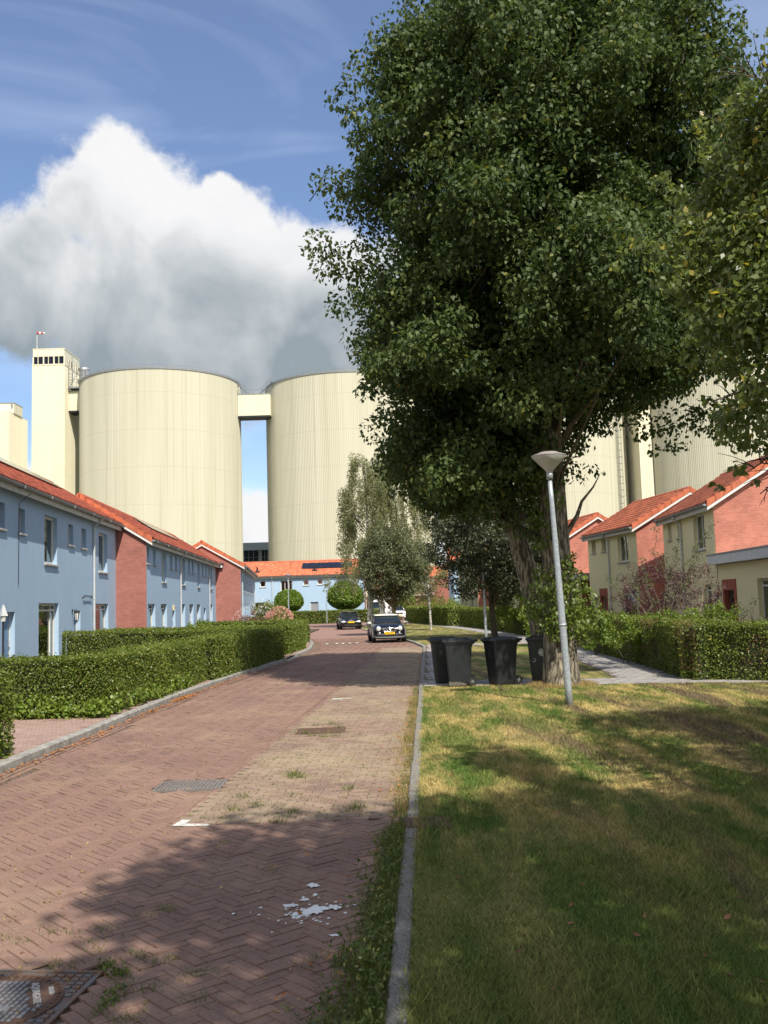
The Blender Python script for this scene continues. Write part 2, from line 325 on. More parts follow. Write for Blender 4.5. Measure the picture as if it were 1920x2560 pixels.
# ------------------------------------------------------------ foliage tools
def unit(v): return v/np.maximum(np.linalg.norm(v, axis=1, keepdims=True), 1e-6)
def leaves(name, C, size, m, parent=None, hang=.4, out=None, asp=.62, rnd=None, fold=True):
    n = len(C); size = np.broadcast_to(np.asarray(size, float), (n,))*rng.uniform(.7, 1.25, n)
    d = rng.normal(size=(n, 3)); d[:, 2] -= hang*2.0
    if out is not None: d += out*.8
    d = unit(d)
    nn = rng.normal(size=(n, 3))*.8; nn[:, 2] += .5
    if out is not None: nn += out*.9
    nn = nn - (nn*d).sum(1, keepdims=True)*d; nn = unit(nn); s = np.cross(d, nn)
    L = size[:, None]; w = L*asp*.5
    base = C - d*L*.5; tip = C + d*L*.5; mid = C - d*L*.06
    up = nn*w*.35 if fold else 0
    V = np.stack([base, mid+s*w+up, tip, mid-s*w+up], 1).reshape(-1, 3)
    if rnd is None: rnd = rng.uniform(0, 1, n)
    return npmesh(name, V, 4, m, parent, rnd)
def fbm(P, s, seed=0):
    r = np.random.default_rng(seed); o = np.zeros(len(P)); a = 1; tot = 0
    for k in range(4):
        M = r.normal(size=(3, 3))*s*(2**k); ph = r.uniform(0, 6.28, 3)
        q = P@M + ph; o += a*(np.sin(q[:, 0])+np.sin(q[:, 1]+1.3*np.sin(q[:, 2])))/2; tot += a; a *= .55
    return o/tot
def clump_leaves(name, cc, cr, per, size, m, parent, hang=.5, squash=.75, core=.25, seedoff=0):
    """leaf clouds round clump centres cc with radii cr"""
    n = len(cc); k = np.maximum(4, (per*(cr/cr.mean())**2)).astype(int); ids = np.repeat(np.arange(n), k)
    u = unit(rng.normal(size=(len(ids), 3))); rad = cr[ids]*rng.uniform(core, 1, len(ids))**.6
    off = u*rad[:, None]; off[:, 2] *= squash; off[:, 2] -= .12*cr[ids]*(u[:, 0]**2+u[:, 1]**2)
    C = cc[ids]+off
    cl = rng.uniform(0, 1, n)[ids]; rv = np.clip(.45*cl+.55*rng.uniform(0, 1, len(ids)), 0, .92)
    odd = rng.random(len(ids)) < .03; rv[odd] = .99
    return leaves(name, C, size, m, parent, hang, u, rnd=rv)
def limb(mb, a, b, r0, r1, sag=.0, n=6, wig=.15, sides=7):
    a = Vector(a); b = Vector(b); L = (b-a).length; pts = []; rs = []
    for i in range(n+1):
        t = i/n; p = a.lerp(b, t); k = sin(pi*t)*L
        p += Vector((random.uniform(-1, 1)*wig*k*.25, random.uniform(-1, 1)*wig*k*.25, sag*k))
        pts.append(p); rs.append(r0+(r1-r0)*t**.8)
    mb.tube(pts, rs, sides); return pts

# ------------------------------------------------------------ ground, road, kerbs
def lawnmat(name, blades=False):
    m = bpy.data.materials.new(name); m.use_nodes = True; nt = m.node_tree; b = nt.nodes['Principled BSDF']; N = nt.nodes.new; L = nt.links.new
    tc = N('ShaderNodeTexCoord'); src = tc.outputs['Object']
    def nz(sc, st, lo, hi, det=6, dist=.3):
        mp = N('ShaderNodeMapping'); mp.inputs['Scale'].default_value = st; mp.inputs['Rotation'].default_value = (0, 0, .02); L(src, mp.inputs[0])
        n = N('ShaderNodeTexNoise'); n.inputs['Scale'].default_value = sc; n.inputs['Detail'].default_value = det; n.inputs['Roughness'].default_value = .62; n.inputs['Distortion'].default_value = dist; L(mp.outputs[0], n.inputs['Vector'])
        r = N('ShaderNodeMapRange'); r.inputs[1].default_value = lo; r.inputs[2].default_value = hi; L(n.outputs[0], r.inputs[0]); return r
    g1 = (.095, .150, .034); g2 = (.20, .205, .062)
    a = nz(1.1, (1.3, .14, 1), .38, .62)
    x = N('ShaderNodeMixRGB'); x.inputs[1].default_value = (*g1, 1); x.inputs[2].default_value = (*g2, 1); L(a.outputs[0], x.inputs[0])
    # dry straw patches, sparser close to the viewer
    c = nz(1.6, (1.2, .35, 1), .44, .64)
    sp = N('ShaderNodeSeparateXYZ'); L(src, sp.inputs[0])
    yr = N('ShaderNodeMapRange'); yr.inputs[1].default_value = 5; yr.inputs[2].default_value = 10; yr.inputs[3].default_value = .15; yr.inputs[4].default_value = 1; L(sp.outputs[1], yr.inputs[0])
    cm = N('ShaderNodeMath'); cm.operation = 'MULTIPLY'; L(c.outputs[0], cm.inputs[0]); L(yr.outputs[0], cm.inputs[1])
    x2 = N('ShaderNodeMixRGB'); x2.inputs[2].default_value = (.47, .36, .15, 1); L(cm.outputs[0], x2.inputs[0]); L(x.outputs[0], x2.inputs[1])
    # brown rows of cuttings left by the mower
    d = nz(1.0, (1.5, .16, 1), .50, .62, 9, .6)
    xr = N('ShaderNodeMapRange'); xr.inputs[1].default_value = 1.0; xr.inputs[2].default_value = 2.4; xr.inputs[4].default_value = .95; L(sp.outputs[0], xr.inputs[0])
    dm = N('ShaderNodeMath'); dm.operation = 'MULTIPLY'; L(d.outputs[0], dm.inputs[0]); L(xr.outputs[0], dm.inputs[1])
    x3 = N('ShaderNodeMixRGB'); x3.inputs[2].default_value = (.17, .13, .078, 1); L(dm.outputs[0], x3.inputs[0]); L(x2.outputs[0], x3.inputs[1])
    # fine speckle
    if blades:
        at_ = N('ShaderNodeAttribute'); at_.attribute_name = 'rnd'; f = at_.outputs['Fac']
        r = N('ShaderNodeMapRange'); r.inputs[3].default_value = .6; r.inputs[4].default_value = 1.55; L(f, r.inputs[0])
    else:
        r = nz(45, (1, 1, 1), .3, .7, 4, 0); r.inputs[3].default_value = .55; r.inputs[4].default_value = 1.25
    v = N('ShaderNodeMixRGB'); v.blend_type = 'MULTIPLY'; v.inputs[0].default_value = 1; L(x3.outputs[0], v.inputs[1]); L(r.outputs[0], v.inputs[2])
    L(v.outputs[0], b.inputs['Base Color']); b.inputs['Roughness'].default_value = .9; b.inputs['Specular IOR Level'].default_value = .08
    if not blades:
        n = N('ShaderNodeTexNoise'); n.inputs['Scale'].default_value = 70; n.inputs['Detail'].default_value = 4; L(src, n.inputs['Vector'])
        bp = N('ShaderNodeBump'); bp.inputs['Strength'].default_value = .9; bp.inputs['Distance'].default_value = .03; L(n.outputs[0], bp.inputs['Height']); L(bp.outputs[0], b.inputs['Normal'])
    return m
M_LAWN = lawnmat('lawn_ground'); M_BLADE = lawnmat('grass_blade', True)
def stonemat(name, c1, c2, dust, dk=(.10, .07, .06), dustlo=.5, dusthi=.75):
    m = bpy.data.materials.new(name); m.use_nodes = True; nt = m.node_tree; b = nt.nodes['Principled BSDF']; N = nt.nodes.new; L = nt.links.new
    tc = N('ShaderNodeTexCoord'); a = N('ShaderNodeAttribute'); a.attribute_name = 'rnd'
    x = N('ShaderNodeMixRGB'); x.inputs[1].default_value = (*c1, 1); x.inputs[2].default_value = (*c2, 1); L(a.outputs['Fac'], x.inputs[0])
    def nz(sc, det, lo, hi, mx=1):
        n = N('ShaderNodeTexNoise'); n.inputs['Scale'].default_value = sc; n.inputs['Detail'].default_value = det; n.inputs['Roughness'].default_value = .65; L(tc.outputs['Object'], n.inputs['Vector'])
        r = N('ShaderNodeMapRange'); r.inputs[1].default_value = lo; r.inputs[2].default_value = hi; r.inputs[4].default_value = mx; L(n.outputs[0], r.inputs[0]); return r
    r = nz(.55, 7, dustlo, dusthi, .65); x2 = N('ShaderNodeMixRGB'); x2.inputs[2].default_value = (*dust, 1); L(r.outputs[0], x2.inputs[0]); L(x.outputs[0], x2.inputs[1])
    r = nz(.9, 6, .56, .8, .6); r.inputs[0].default_value = 0; x3 = N('ShaderNodeMixRGB'); x3.inputs[2].default_value = (*dk, 1); L(r.outputs[0], x3.inputs[0]); L(x2.outputs[0], x3.inputs[1])
    r = nz(60, 3, .3, .7, 1.18); r.inputs[3].default_value = .8; x4 = N('ShaderNodeMixRGB'); x4.blend_type = 'MULTIPLY'; x4.inputs[0].default_value = 1; L(r.outputs[0], x4.inputs[2]); L(x3.outputs[0], x4.inputs[1])
    L(x4.outputs[0], b.inputs['Base Color']); b.inputs['Roughness'].default_value = .8; b.inputs['Specular IOR Level'].default_value = .35
    n = N('ShaderNodeTexNoise'); n.inputs['Scale'].default_value = 90; n.inputs['Detail'].default_value = 3; L(tc.outputs['Object'], n.inputs['Vector'])
    bp = N('ShaderNodeBump'); bp.inputs['Strength'].default_value = .3; bp.inputs['Distance'].default_value = .006; L(n.outputs[0], bp.inputs['Height']); L(bp.outputs[0], b.inputs['Normal'])
    return m
M_CLINK = stonemat('road_brick', (.275, .168, .128), (.205, .125, .099), (.37, .265, .18))
M_BAY = stonemat('bay_brick', (.315, .22, .165), (.215, .145, .115), (.37, .30, .19), dustlo=.42, dusthi=.66)
M_PAVE = stonemat('grey_paver', (.36, .34, .32), (.29, .27, .26), (.40, .37, .32))
M_PINKP = stonemat('pink_paver', (.36, .255, .215), (.30, .20, .17), (.40, .33, .26))
M_JOINT = mat('joint_sand', (.17, .125, .09), .95, noise=.5, nscale=12, bump=.4)
M_FARROAD = mat('far_road_brick', (.32, .20, .155), .85, col2=(.24, .14, .115), nscale=3, bump=.3, bscale=25)

def interp(tab, y):
    ys = [t[0] for t in tab]; xs = [t[1] for t in tab]; return np.interp(y, ys, xs)
LK = [(-8, -4.95), (11.94, -4.85), (21.62, -4.68), (28.02, -4.29), (35.6, -3.59), (42.98, -3.43), (49.16, -3.77), (60.51, -5.16), (80.29, -8.6), (92, -12.12), (104, -18.16)]
RK = [(-8, -.75), (4.64, -.07), (8.83, .12), (19.58, .57), (42.07, 1.53), (46.6, 1.28), (55.69, .38), (66.89, -.97), (73.18, -1.79), (82.13, -2.62)]
BAY = [(8.95, -1.97), (20.15, -1.27), (43.2, -0.19)]
def strip(name, ys, lf, rf, z, m, nx=6):
    ys = np.asarray(ys, float); l = lf(ys) if callable(lf) else interp(lf, ys); r = rf(ys) if callable(rf) else interp(rf, ys)
    t = np.linspace(0, 1, nx)[None, :]; X = l[:, None]*(1-t)+r[:, None]*t; Y = np.repeat(ys[:, None], nx, 1)
    Z = np.vectorize(gz)(X, Y)+z; return grid(name, np.stack([X, Y, Z], -1), m, smooth=False)
def patch(name, x0, x1, y0, y1, z, m, nx=8, ny=8):
    return strip(name, np.linspace(y0, y1, ny), lambda y: y*0+x0, lambda y: y*0+x1, z, m, nx)
# terrain
ysg = np.concatenate([[-400, -100, -20], np.arange(0, 110, 5), [130, 200, 400, 1200]])
xsg = np.concatenate([[-900, -300, -100, -60, -40], np.arange(-30, 31, 5), [40, 60, 100, 300, 900]])
XX, YY = np.meshgrid(xsg, ysg); ZZ = np.vectorize(gz)(XX, YY)-.06
M_GROUND = mat('ground_soil', (.13, .12, .06), .95, col2=(.085, .075, .045), nscale=.8)
tag(grid('ground', np.stack([XX, YY, ZZ], -1), M_GROUND, smooth=False), kind='structure')
tag(strip('road', np.arange(-8, 82.1, 1), LK, RK, -.006, M_JOINT), kind='structure')
tag(strip('far_road', np.arange(57, 82.1, 1), LK, lambda y: interp(RK, y), .012, M_FARROAD), kind='structure')
tag(patch('road_junction', -18, 3.0, 82.104, 105.5, .012, M_FARROAD, 12, 8), kind='structure')
tag(patch('road_far_branch', -1.0, 5.2, 105.504, 168, .012, M_FARROAD, 4, 20), kind='structure')

def bricks(name, C, U, V, L, Wd, m, z0=0.0, jit=.003, gap=.005, ch=.004, attr=None):
    """C centres (n,2), U,V axis dirs (n,2)"""
    n = len(C); L = np.broadcast_to(L, n)[:, None]/2-gap/2; Wd = np.broadcast_to(Wd, n)[:, None]/2-gap/2
    h = z0+.010+rng.uniform(-jit, jit, n); tilt = rng.uniform(-jit, jit, (n, 4))*.5
    sg = [(-1, -1), (1, -1), (1, 1), (-1, 1)]
    out = [C+U*(a*L)+V*(b*Wd) for a, b in sg]; inn = [C+U*(a*(L-ch))+V*(b*(Wd-ch)) for a, b in sg]
    T = [np.concatenate([inn[i], (h+tilt[:, i])[:, None]], 1) for i in range(4)]
    B = [np.concatenate([out[i], (h-.012)[:, None]], 1) for i in range(4)]
    polys = [T] + [[B[i], B[(i+1) % 4], T[(i+1) % 4], T[i]] for i in range(4)]
    Vv = np.stack([np.stack(p, 1) for p in polys], 1).reshape(-1, 3)
    a = rng.uniform(0, 1, n) if attr is None else attr
    return npmesh(name, Vv, 4, m, None, np.repeat(a, 5))
MH = (-2.05, 5.03, .43)   # big manhole: centre, half size
PLATES = [G(478, 1965), G(803, 1828)]
def clear(C):
    k = ~((abs(C[:, 0]-MH[0]) < MH[2]) & (abs(C[:, 1]-MH[1]) < MH[2]))
    for i, p in enumerate(PLATES): k &= ~((abs(C[:, 0]-p.x) < .40) & (abs(C[:, 1]-p.y) < .35))
    return k
def herring(y0, y1):
    w = .080; K = 1400; Cs = []; Us = []
    k, mm = np.meshgrid(np.arange(-K, K), np.arange(-300, 300)); k = k.ravel(); mm = mm.ravel()
    H = np.stack([(k+6*mm+1.5)*w, (k+.5)*w], 1); Vv = np.stack([(k+.5)*w, (k+1+6*mm+1.5)*w], 1)
    a = R(45-3.2); rot = np.array([[cos(a), sin(a)], [-sin(a), cos(a)]])
    for P, d in ((H, (1, 0)), (Vv, (0, 1))):
        Q = P@rot; Q[:, 1] += 0; ok = (Q[:, 1] > y0) & (Q[:, 1] < y1) & (abs(Q[:, 0]) < 6); Q = Q[ok]
        lx = interp(LK, Q[:, 1])+.32; rx = np.where(Q[:, 1] < 8.95, interp(RK, Q[:, 1])-.22, np.where(Q[:, 1] < 43.2, interp(BAY, Q[:, 1])-.12, interp(RK, Q[:, 1])-.2))
        Q = Q[(Q[:, 0] > lx) & (Q[:, 0] < rx)]; Q = Q[clear(Q)]; dd = np.array(d)@rot
        Cs.append(Q); Us.append(np.repeat(dd[None], len(Q), 0))
    C = np.concatenate(Cs); U = np.concatenate(Us); V = np.stack([-U[:, 1], U[:, 0]], 1)
    return C, U, V
C, U, V = herring(1.5, 57)
_p = np.concatenate([C, np.zeros((len(C), 1))], 1); at_ = np.clip(.5+.55*(rng.uniform(0, 1, len(C))-.5)+.45*fbm(_p, .5, 4)+.3*fbm(_p, 1.7, 6), 0, 1.2); odd = rng.random(len(C)) < .012; at_[odd] = rng.uniform(-1.4, -.8, odd.sum())
tag(bricks('road_bricks', C, U, V, .240, .080, M_CLINK, attr=at_, jit=.0042, gap=.0045, ch=.003), kind='structure')
def rows(x_of, y0, y1, along, L, Wd, nrow, side):
    """courses of bricks laid lengthwise beside a guide line"""
    Cs = []; Us = []
    for r_ in range(nrow):
        y = y0+(r_ % 2)*L/2
        while y < y1:
            x = float(interp(x_of, y)); x2 = float(interp(x_of, y+L)); d = np.array([x2-x, L]); d /= np.linalg.norm(d)
            Cs.append(((x+x2)/2+side*(r_+.5)*Wd, y+L/2)); Us.append(d); y += L
    C = np.array(Cs); U = np.array(Us); return C, U, np.stack([-U[:, 1], U[:, 0]], 1)
gc = [rows(LK, -1.5, 57, 1, .204, .1, 3, 1), rows([(a, b-.06) for a, b in RK], -1.5, 8.95, 1, .204, .07, 2, -1), rows([(a, b-.06) for a, b in RK], 43.2, 57, 1, .204, .07, 2, -1), rows(BAY, 8.95, 43.2, 1, .204, .06, 2, -1)]
C = np.concatenate([g[0] for g in gc]); U = np.concatenate([g[1] for g in gc]); V = np.concatenate([g[2] for g in gc]); k = clear(C)
tag(bricks('road_gutter_bricks', C[k], U[k], V[k], .204, .066, M_CLINK), kind='structure')
Cs = []
y = 9.0; j = 0
while y < 43.2:
    x = float(interp(BAY, y))+.05+(j % 2)*.1; xe = float(interp(RK, y))-.05
    while x < xe: Cs.append((x, y)); x += .2
    y += .1; j += 1
C = np.array(Cs)+rng.normal(0, .003, (len(Cs), 2)); C = C[clear(C)]; U = np.repeat(np.array([[.998, -.058]]), len(C), 0)+rng.normal(0, .012, (len(C), 2)); V = np.stack([-U[:, 1], U[:, 0]], 1)
tag(bricks('parking_bay_bricks', C, U, V, .2, .1, M_BAY, jit=.004, gap=.009, ch=.003), kind='structure')

tag(strip('parking_bay_bed', np.arange(9.0, 43.3, .6), BAY, lambda y: interp(RK, y)-.02, .001, mat('joint_sand_pale', (.22, .18, .11), .95, noise=.55, nscale=6, bump=.4)), kind='structure')
def kerb(name, tab, y0, y1, w, h, side, seg, m, z0=-.05):
    mb = MB(); y = y0
    while y < y1:
        e = min(y+seg, y1); a = Vector((float(interp(tab, y)), y, 0)); b = Vector((float(interp(tab, e-.012)), e-.012, 0))
        d = (b-a).normalized(); nrm = Vector((d.y, -d.x, 0))*side; g0 = gz(a.x, a.y); jz = random.uniform(-.004, .004); jx = nrm*random.uniform(-.006, .006)
        c = .014; ring = [(0, z0), (0, h-c), (c, h), (w-c, h), (w, h-c), (w, z0)]
        vs = [p+jx+nrm*q[0]+Vector((0, 0, g0+q[1]+jz)) for p in (a, b) for q in ring]
        n = 6; fs = [(i, i+1, n+i+1, n+i) for i in range(n-1)]+[tuple(range(n-1, -1, -1)), tuple(range(n, 2*n))]
        mb.add(vs, fs); y = e
    return tag(mb.build(name, m), kind='structure')
kerb('kerb', LK, -2, 34.9, .16, .11, -1, 1.0, M_CONC)
kerb('kerb', LK, 37.8, 62, .16, .11, -1, 1.0, M_CONC)
kerb('kerb', LK, 34.9, 37.8, .16, .03, -1, 1.3, M_CONC)
M_KERB2 = mat('gravelly_concrete', (.34, .32, .29), .95, col2=(.17, .155, .14), nscale=90, bump=.8, bscale=120, ramp=(.4, .6))
kerb('kerb', RK, -2, 8.34, .11, .05, 1, 1.0, M_KERB2)
kerb('kerb', RK, 8.78, 42, .11, .05, 1, 1.0, M_KERB2)
kerb('kerb', RK, 42.0, 82, .13, .09, 1, 1.0, M_CONC)

# lawn, paths
PL = [(21.9, 5.25), (25.13, 5.55), (29.56, 5.75), (38.96, 6.05), (50.81, 5.95), (60.17, 5.6), (67.86, 5.02), (79.69, 3.87), (90.53, 2.73)]     # path left edge
PR = [(a, b+1.4) for a, b in PL]
FY = lambda x: 22.45-.22*x      # near edge of the cross path (runs slightly towards the viewer on the right)
rkin = lambda y: interp(RK, y)+.105
tag(strip('lawn', np.arange(-6, 23.0, .6), rkin, lambda y: y*0+24, .040, M_LAWN, 14), kind='structure')
tag(strip('lawn', np.arange(22.804, 42, .8), rkin, PL, .040, M_LAWN, 8), kind='structure')
tag(strip('lawn', np.arange(41.204, 91, 1), lambda y: interp(RK, y)+.125, PL, .0402, M_LAWN, 8), kind='structure')
tag(patch('front_garden', -40, -5.6, -6, 80, .06, M_SOIL, 10, 15), kind='structure')
tag(strip('front_garden', np.arange(23.8, 100, 1.5), PR, lambda y: y*0+34, .0, M_SOIL, 6), kind='structure')
def pave(name, region, m, L, Wd, z0, y0, y1, x0, x1, bond=.5):
    Cs = []; y = y0; j = 0
    while y < y1:
        x = x0+(j % 2)*L*bond
        while x < x1:
            if region(x, y): Cs.append((x, y))
            x += L
        y += Wd; j += 1
    C = np.array(Cs); U = np.repeat(np.array([[1., 0.]]), len(C), 0)+rng.normal(0, .004, (len(C), 2)); V = np.stack([-U[:, 1], U[:, 0]], 1)
    o = bricks(name, C, U, V, L, Wd, m, z0, jit=.002, gap=.008, ch=.003)
    me = o.data; co = np.empty(len(me.vertices)*3, np.float32); me.vertices.foreach_get('co', co); co = co.reshape(-1, 3)
    co[:, 2] += np.array([gz(a, b) for a, b in co[:, :2]], np.float32) if y1 > 55 else 0; me.vertices.foreach_set('co', co.ravel()); me.update()
    return tag(o, kind='structure')
def in_path(x, y):
    if 0.04 < y-FY(x) < (1.45 if x < 6.7 else .75) and rkin(y)+.1 < x < 16: return True
    return y-FY(x) >= 1.45 and y < 90 and interp(PL, y)+.12 < x < interp(PR, y)-.05
def slant(name, x0, x1, w, z, m, n=20):
    xs = np.linspace(x0, x1, n); P = np.stack([np.stack([xs, FY(xs)+q, xs*0+z], -1) for q in (0.0, w)], 0); return tag(grid(name, P, m, smooth=False), kind='structure')
slant('path_bed', .75, 6.75, 1.5, .045, M_JOINT); slant('path_bed', 6.754, 16, .8, .045, M_JOINT)
tag(strip('path_bed', np.arange(22.2, 90, 1), PL, PR, .0455, M_JOINT, 4), kind='structure')
pave('path', in_path, M_PAVE, .3, .3, .046, 18.5, 90, .5, 16)
in_pad = lambda x, y: rkin(y)+.14 < x < rkin(y)+.95 and y-FY(x) > 1.5 and y < 42.6
tag(strip('pavement_bed', np.arange(23.5, 42.7, .5), lambda y: rkin(y)+.01, lambda y: rkin(y)+1.05, .0452, M_JOINT, 4), kind='structure')
pave('pavement', in_pad, M_PAVE, .3, .3, .046, 22.5, 42.6, .5, 4)
tag(strip('path_bed', np.arange(42.2, 43.9, .3), lambda y: interp(RK, y)+.13, PL, .0448, M_JOINT, 6), kind='structure')
pave('path', lambda x, y: interp(RK, y)+.3 < x < interp(PL, y), M_PAVE, .3, .3, .048, 42.35, 43.6, 1, 8)
# left side: entrance paving behind the kerb
lk_in = lambda y: interp(LK, y)-.165
tag(strip('pavement_bed', np.arange(-2, 52, .5), lambda y: y*0-6.3, lk_in, .075, M_JOINT, 4), kind='structure')
tag(patch('pavement_bed', -11.5, -6.301, 12.5, 17.4, .075, M_JOINT), kind='structure')
pave('pavement', lambda x, y: x < lk_in(y)-.08 and (x > -6.2 or 12.6 < y < 17.3), M_PINKP, .2, .1, .078, 4, 52, -11.4, -3)
tag(patch('pavement_bed', -12, -6.302, 35.6, 37.6, .075, M_JOINT), kind='structure')

# plates in the road
M_IRON = mat('cast_iron', (.16, .145, .14), .55, .4, col2=(.20, .10, .05), nscale=9, ramp=(.42, .62), bump=.2)
M_LETTER = mat('worn_letter', (.52, .50, .48), .5, .3)
M_IRONP = mat('worn_iron', (.30, .30, .31), .5, .4, noise=.4, nscale=12)
M_RUST = mat('rusty_iron', (.16, .09, .06), .8, .1, noise=.4, nscale=20)
def text_mesh(txt, size, ext=.002):
    cu = bpy.data.curves.new('t', 'FONT'); cu.body = txt; cu.size = size; cu.extrude = ext; cu.align_x = 'CENTER'; cu.align_y = 'CENTER'
    o = bpy.data.objects.new('t', cu); COL.objects.link(o); dg = bpy.context.evaluated_depsgraph_get(); me = bpy.data.meshes.new_from_object(o.evaluated_get(dg))
    COL.objects.unlink(o); bpy.data.objects.remove(o); return me
def text_part(txt, size, m, parent, loc, rot, name='lettering', ext=.002):
    o = link(text_mesh(txt, size, ext), name, m, parent); o.location = loc; o.rotation_euler = rot; return o
mh = empty('manhole_cover', (MH[0], MH[1], .008), R(-6)); mh.scale = (.68, .68, .8); tag(mh, 'rusty square manhole cover with round studded lid and lettering at the bottom left', 'manhole cover')
fr = MB(); h = .58
fr.box(-h, h, -h, h, -.03, .0); fr.box(-h-.03, h+.03, -h-.03, -h, -.03, .012); fr.box(-h-.03, h+.03, h, h+.03, -.03, .012); fr.box(-h-.03, -h, -h, h, -.03, .012); fr.box(h, h+.03, -h, h, -.03, .012)
for i in range(15):
    for j in range(15):
        x = -.52+i*.0743; y = -.52+j*.0743
        if x*x+y*y > .53**2: fr.cbox(x-.026, x+.026, y-.02, y+.02, 0, .010, .004)
fr.build('frame', M_IRON, mh)
lid = MB(); lid.lathe([(0, .004), (.488, .004), (.49, .012), (.505, .012), (.507, .0)], 64)
for i in range(48):
    q = 2*pi*i/48; st = len(lid.v); lid.cbox(.455, .488, -.009, .009, 0, .013, .003); lid.rot(math.degrees(q), start=st)
lid_o = lid.build('lid', M_RUST, mh)
st_ = MB()
for i in range(19):
    for j in range(15):
        x = -.43+i*.048; y = -.42+j*.06
        al_ = (x-.26)*cos(R(-62))+(y-.16)*sin(R(-62)); pe_ = -(x-.26)*sin(R(-62))+(y-.16)*cos(R(-62))
        if x*x+y*y < .42**2 and not (abs(al_) < .24 and -.06 < pe_ < .17) and not (abs(y+.12) < .04 and abs(x) < .2): st_.cbox(x-.017, x+.017, y-.021, y+.021, .003, .013, .004)
st_.cbox(-.2, .2, -.15, -.09, .003, .015, .004)
st_.build('studs', M_IRONP, lid_o)
text_part('AQUAGATE', .080, M_LETTER, lid_o, (.26, .16, .010), (0, 0, R(-62)), ext=.004)
text_part('SOLID', .055, M_LETTER, lid_o, (.355, .215, .010), (0, 0, R(-62)), ext=.004)
def plate(p, w, d, m, label, ribs):
    t = empty('gully_cover', (p.x, p.y, .004)); tag(t, label, 'drain cover')
    f = MB(); f.box(-w/2-.03, w/2+.03, -d/2-.03, -d/2, -.02, .012); f.box(-w/2-.03, w/2+.03, d/2, d/2+.03, -.02, .012); f.box(-w/2-.03, -w/2, -d/2, d/2, -.02, .012); f.box(w/2, w/2+.03, -d/2, d/2, -.02, .012); f.build('frame', m, t)
    g = MB(); g.box(-w/2+.004, w/2-.004, -d/2+.004, d/2-.004, -.02, .003)
    for i in range(ribs):
        x = -w/2+.03+i*(w-.06)/(ribs-1); g.cbox(x-.011, x+.011, -d/2+.02, d/2-.02, .003, .012, .003)
    g.build('grate', m, t); return t
plate(PLATES[0], .68, .52, mat('grey_iron', (.24, .21, .19), .6, .2, noise=.3, nscale=10), 'grey ribbed rectangular drain cover in the middle of the road', 15)
plate(PLATES[1], .70, .56, M_RUST, 'rusty brown drain cover in the weedy parking strip', 15)
kd = empty('kerb_drain', (.165, 8.56, .0)); tag(kd, 'brown ribbed drain inlet set in the line of the kerb', 'drain')
b = MB(); b.box(-.06, .34, -.21, .21, -.05, .046); b.build('frame', M_RUST, kd); b = MB()
for i in range(9): b.cbox(-.04+i*.04, -.018+i*.04, -.18, .18, .046, .056, .003)
b.build('grate', M_RUST, kd)

# white paint: bay corner marks, spilt paint
M_PAINT = mat('road_paint', (.70, .69, .64), .8, noise=.45, nscale=25); M_SPILL = mat('spilt_white_paint', (.88, .88, .86), .6, noise=.12, nscale=30)
def mark(name, pts, z, label, cat='road marking'):
    mb = MB(); 
    for poly in pts: mb.prism([(x, y, z) for x, y in poly], (0, 0, .003))
    return tag(mb.build(name, M_SPILL if name in ('spilt_paint', 'paint_drops') else M_PAINT), label, cat)
mark('bay_marking', [[(-2.00, 8.86), (-1.66, 8.82), (-1.66, 8.89), (-1.90, 8.93), (-1.87, 9.08), (-1.96, 9.10)]], .0145, 'white painted corner mark at the near end of the parking strip')
p = G(845, 1749); mark('bay_marking', [[(p.x-.13, p.y-.13), (p.x+.10, p.y-.09), (p.x+.12, p.y+.02), (p.x+.3, p.y+.02), (p.x+.3, p.y+.09), (p.x-.1, p.y+.09)]], .0145, 'white painted T mark halfway along the parking strip')
def splat(p, r, seed, ax=1.0):
    rr = random.Random(seed); n = 40; o = []; ph = [rr.uniform(0, 6.28) for _ in range(4)]
    for i in range(n):
        q = 2*pi*i/n; k = r*(.72+.16*sin(2*q+ph[0])+.14*sin(5*q+ph[1])+.12*sin(9*q+ph[2])+.06*sin(14*q+ph[3])); o.append((p.x+k*cos(q)*ax, p.y+k*sin(q)*1.25))
    return o
P0 = G(785, 2282)
pol = [splat(P0, .085, 2, 1.35), splat(P0+Vector((.13, .05, 0)), .05, 9), splat(P0+Vector((-.1, -.08, 0)), .045, 12), splat(G(762, 2255), .03, 3), splat(G(726, 2270), .035, 4, 1.5), splat(G(783, 2219), .042, 5, 1.4), splat(G(788, 2243), .022, 6), splat(G(740, 2300), .03, 7), splat(G(838, 2345), .022, 8, 1.6)]
for k in range(60): pol.append(splat(P0+Vector((random.gauss(-.06, .15), random.gauss(-.05, .13), 0)), random.uniform(.004, .014), k+20))
mark('spilt_paint', pol[:1], .0155, 'largest white splash of spilt paint on the shaded road bricks', 'paint stain')
o = mark('paint_drops', pol[1:], .0152, 'small white spots and drops scattered round the paint splash', 'paint stain'); o['kind'] = 'stuff'
# raised studs across the road in front of the small car
sp = G(860, 1611); t = empty('speed_bump_strip', (sp.x, sp.y, .012), R(4)); tag(t, 'dark strip across the road with small white reflective studs', 'road strip')
b = MB(); b.cbox(-1.0, .75, -.10, .10, 0, .03, .02); b.build('strip', mat('dark_rubber_strip', (.10, .095, .09), .8, noise=.3), t)
for x, y in ((-.85, -.1), (-.35, .1), (-.05, -.05), (.3, .12), (.65, -.03)):
    b = MB(); b.cbox(x-.07, x+.07, y-.05, y+.05, .025, .06, .02); b.build('stud', M_PAINT, t)

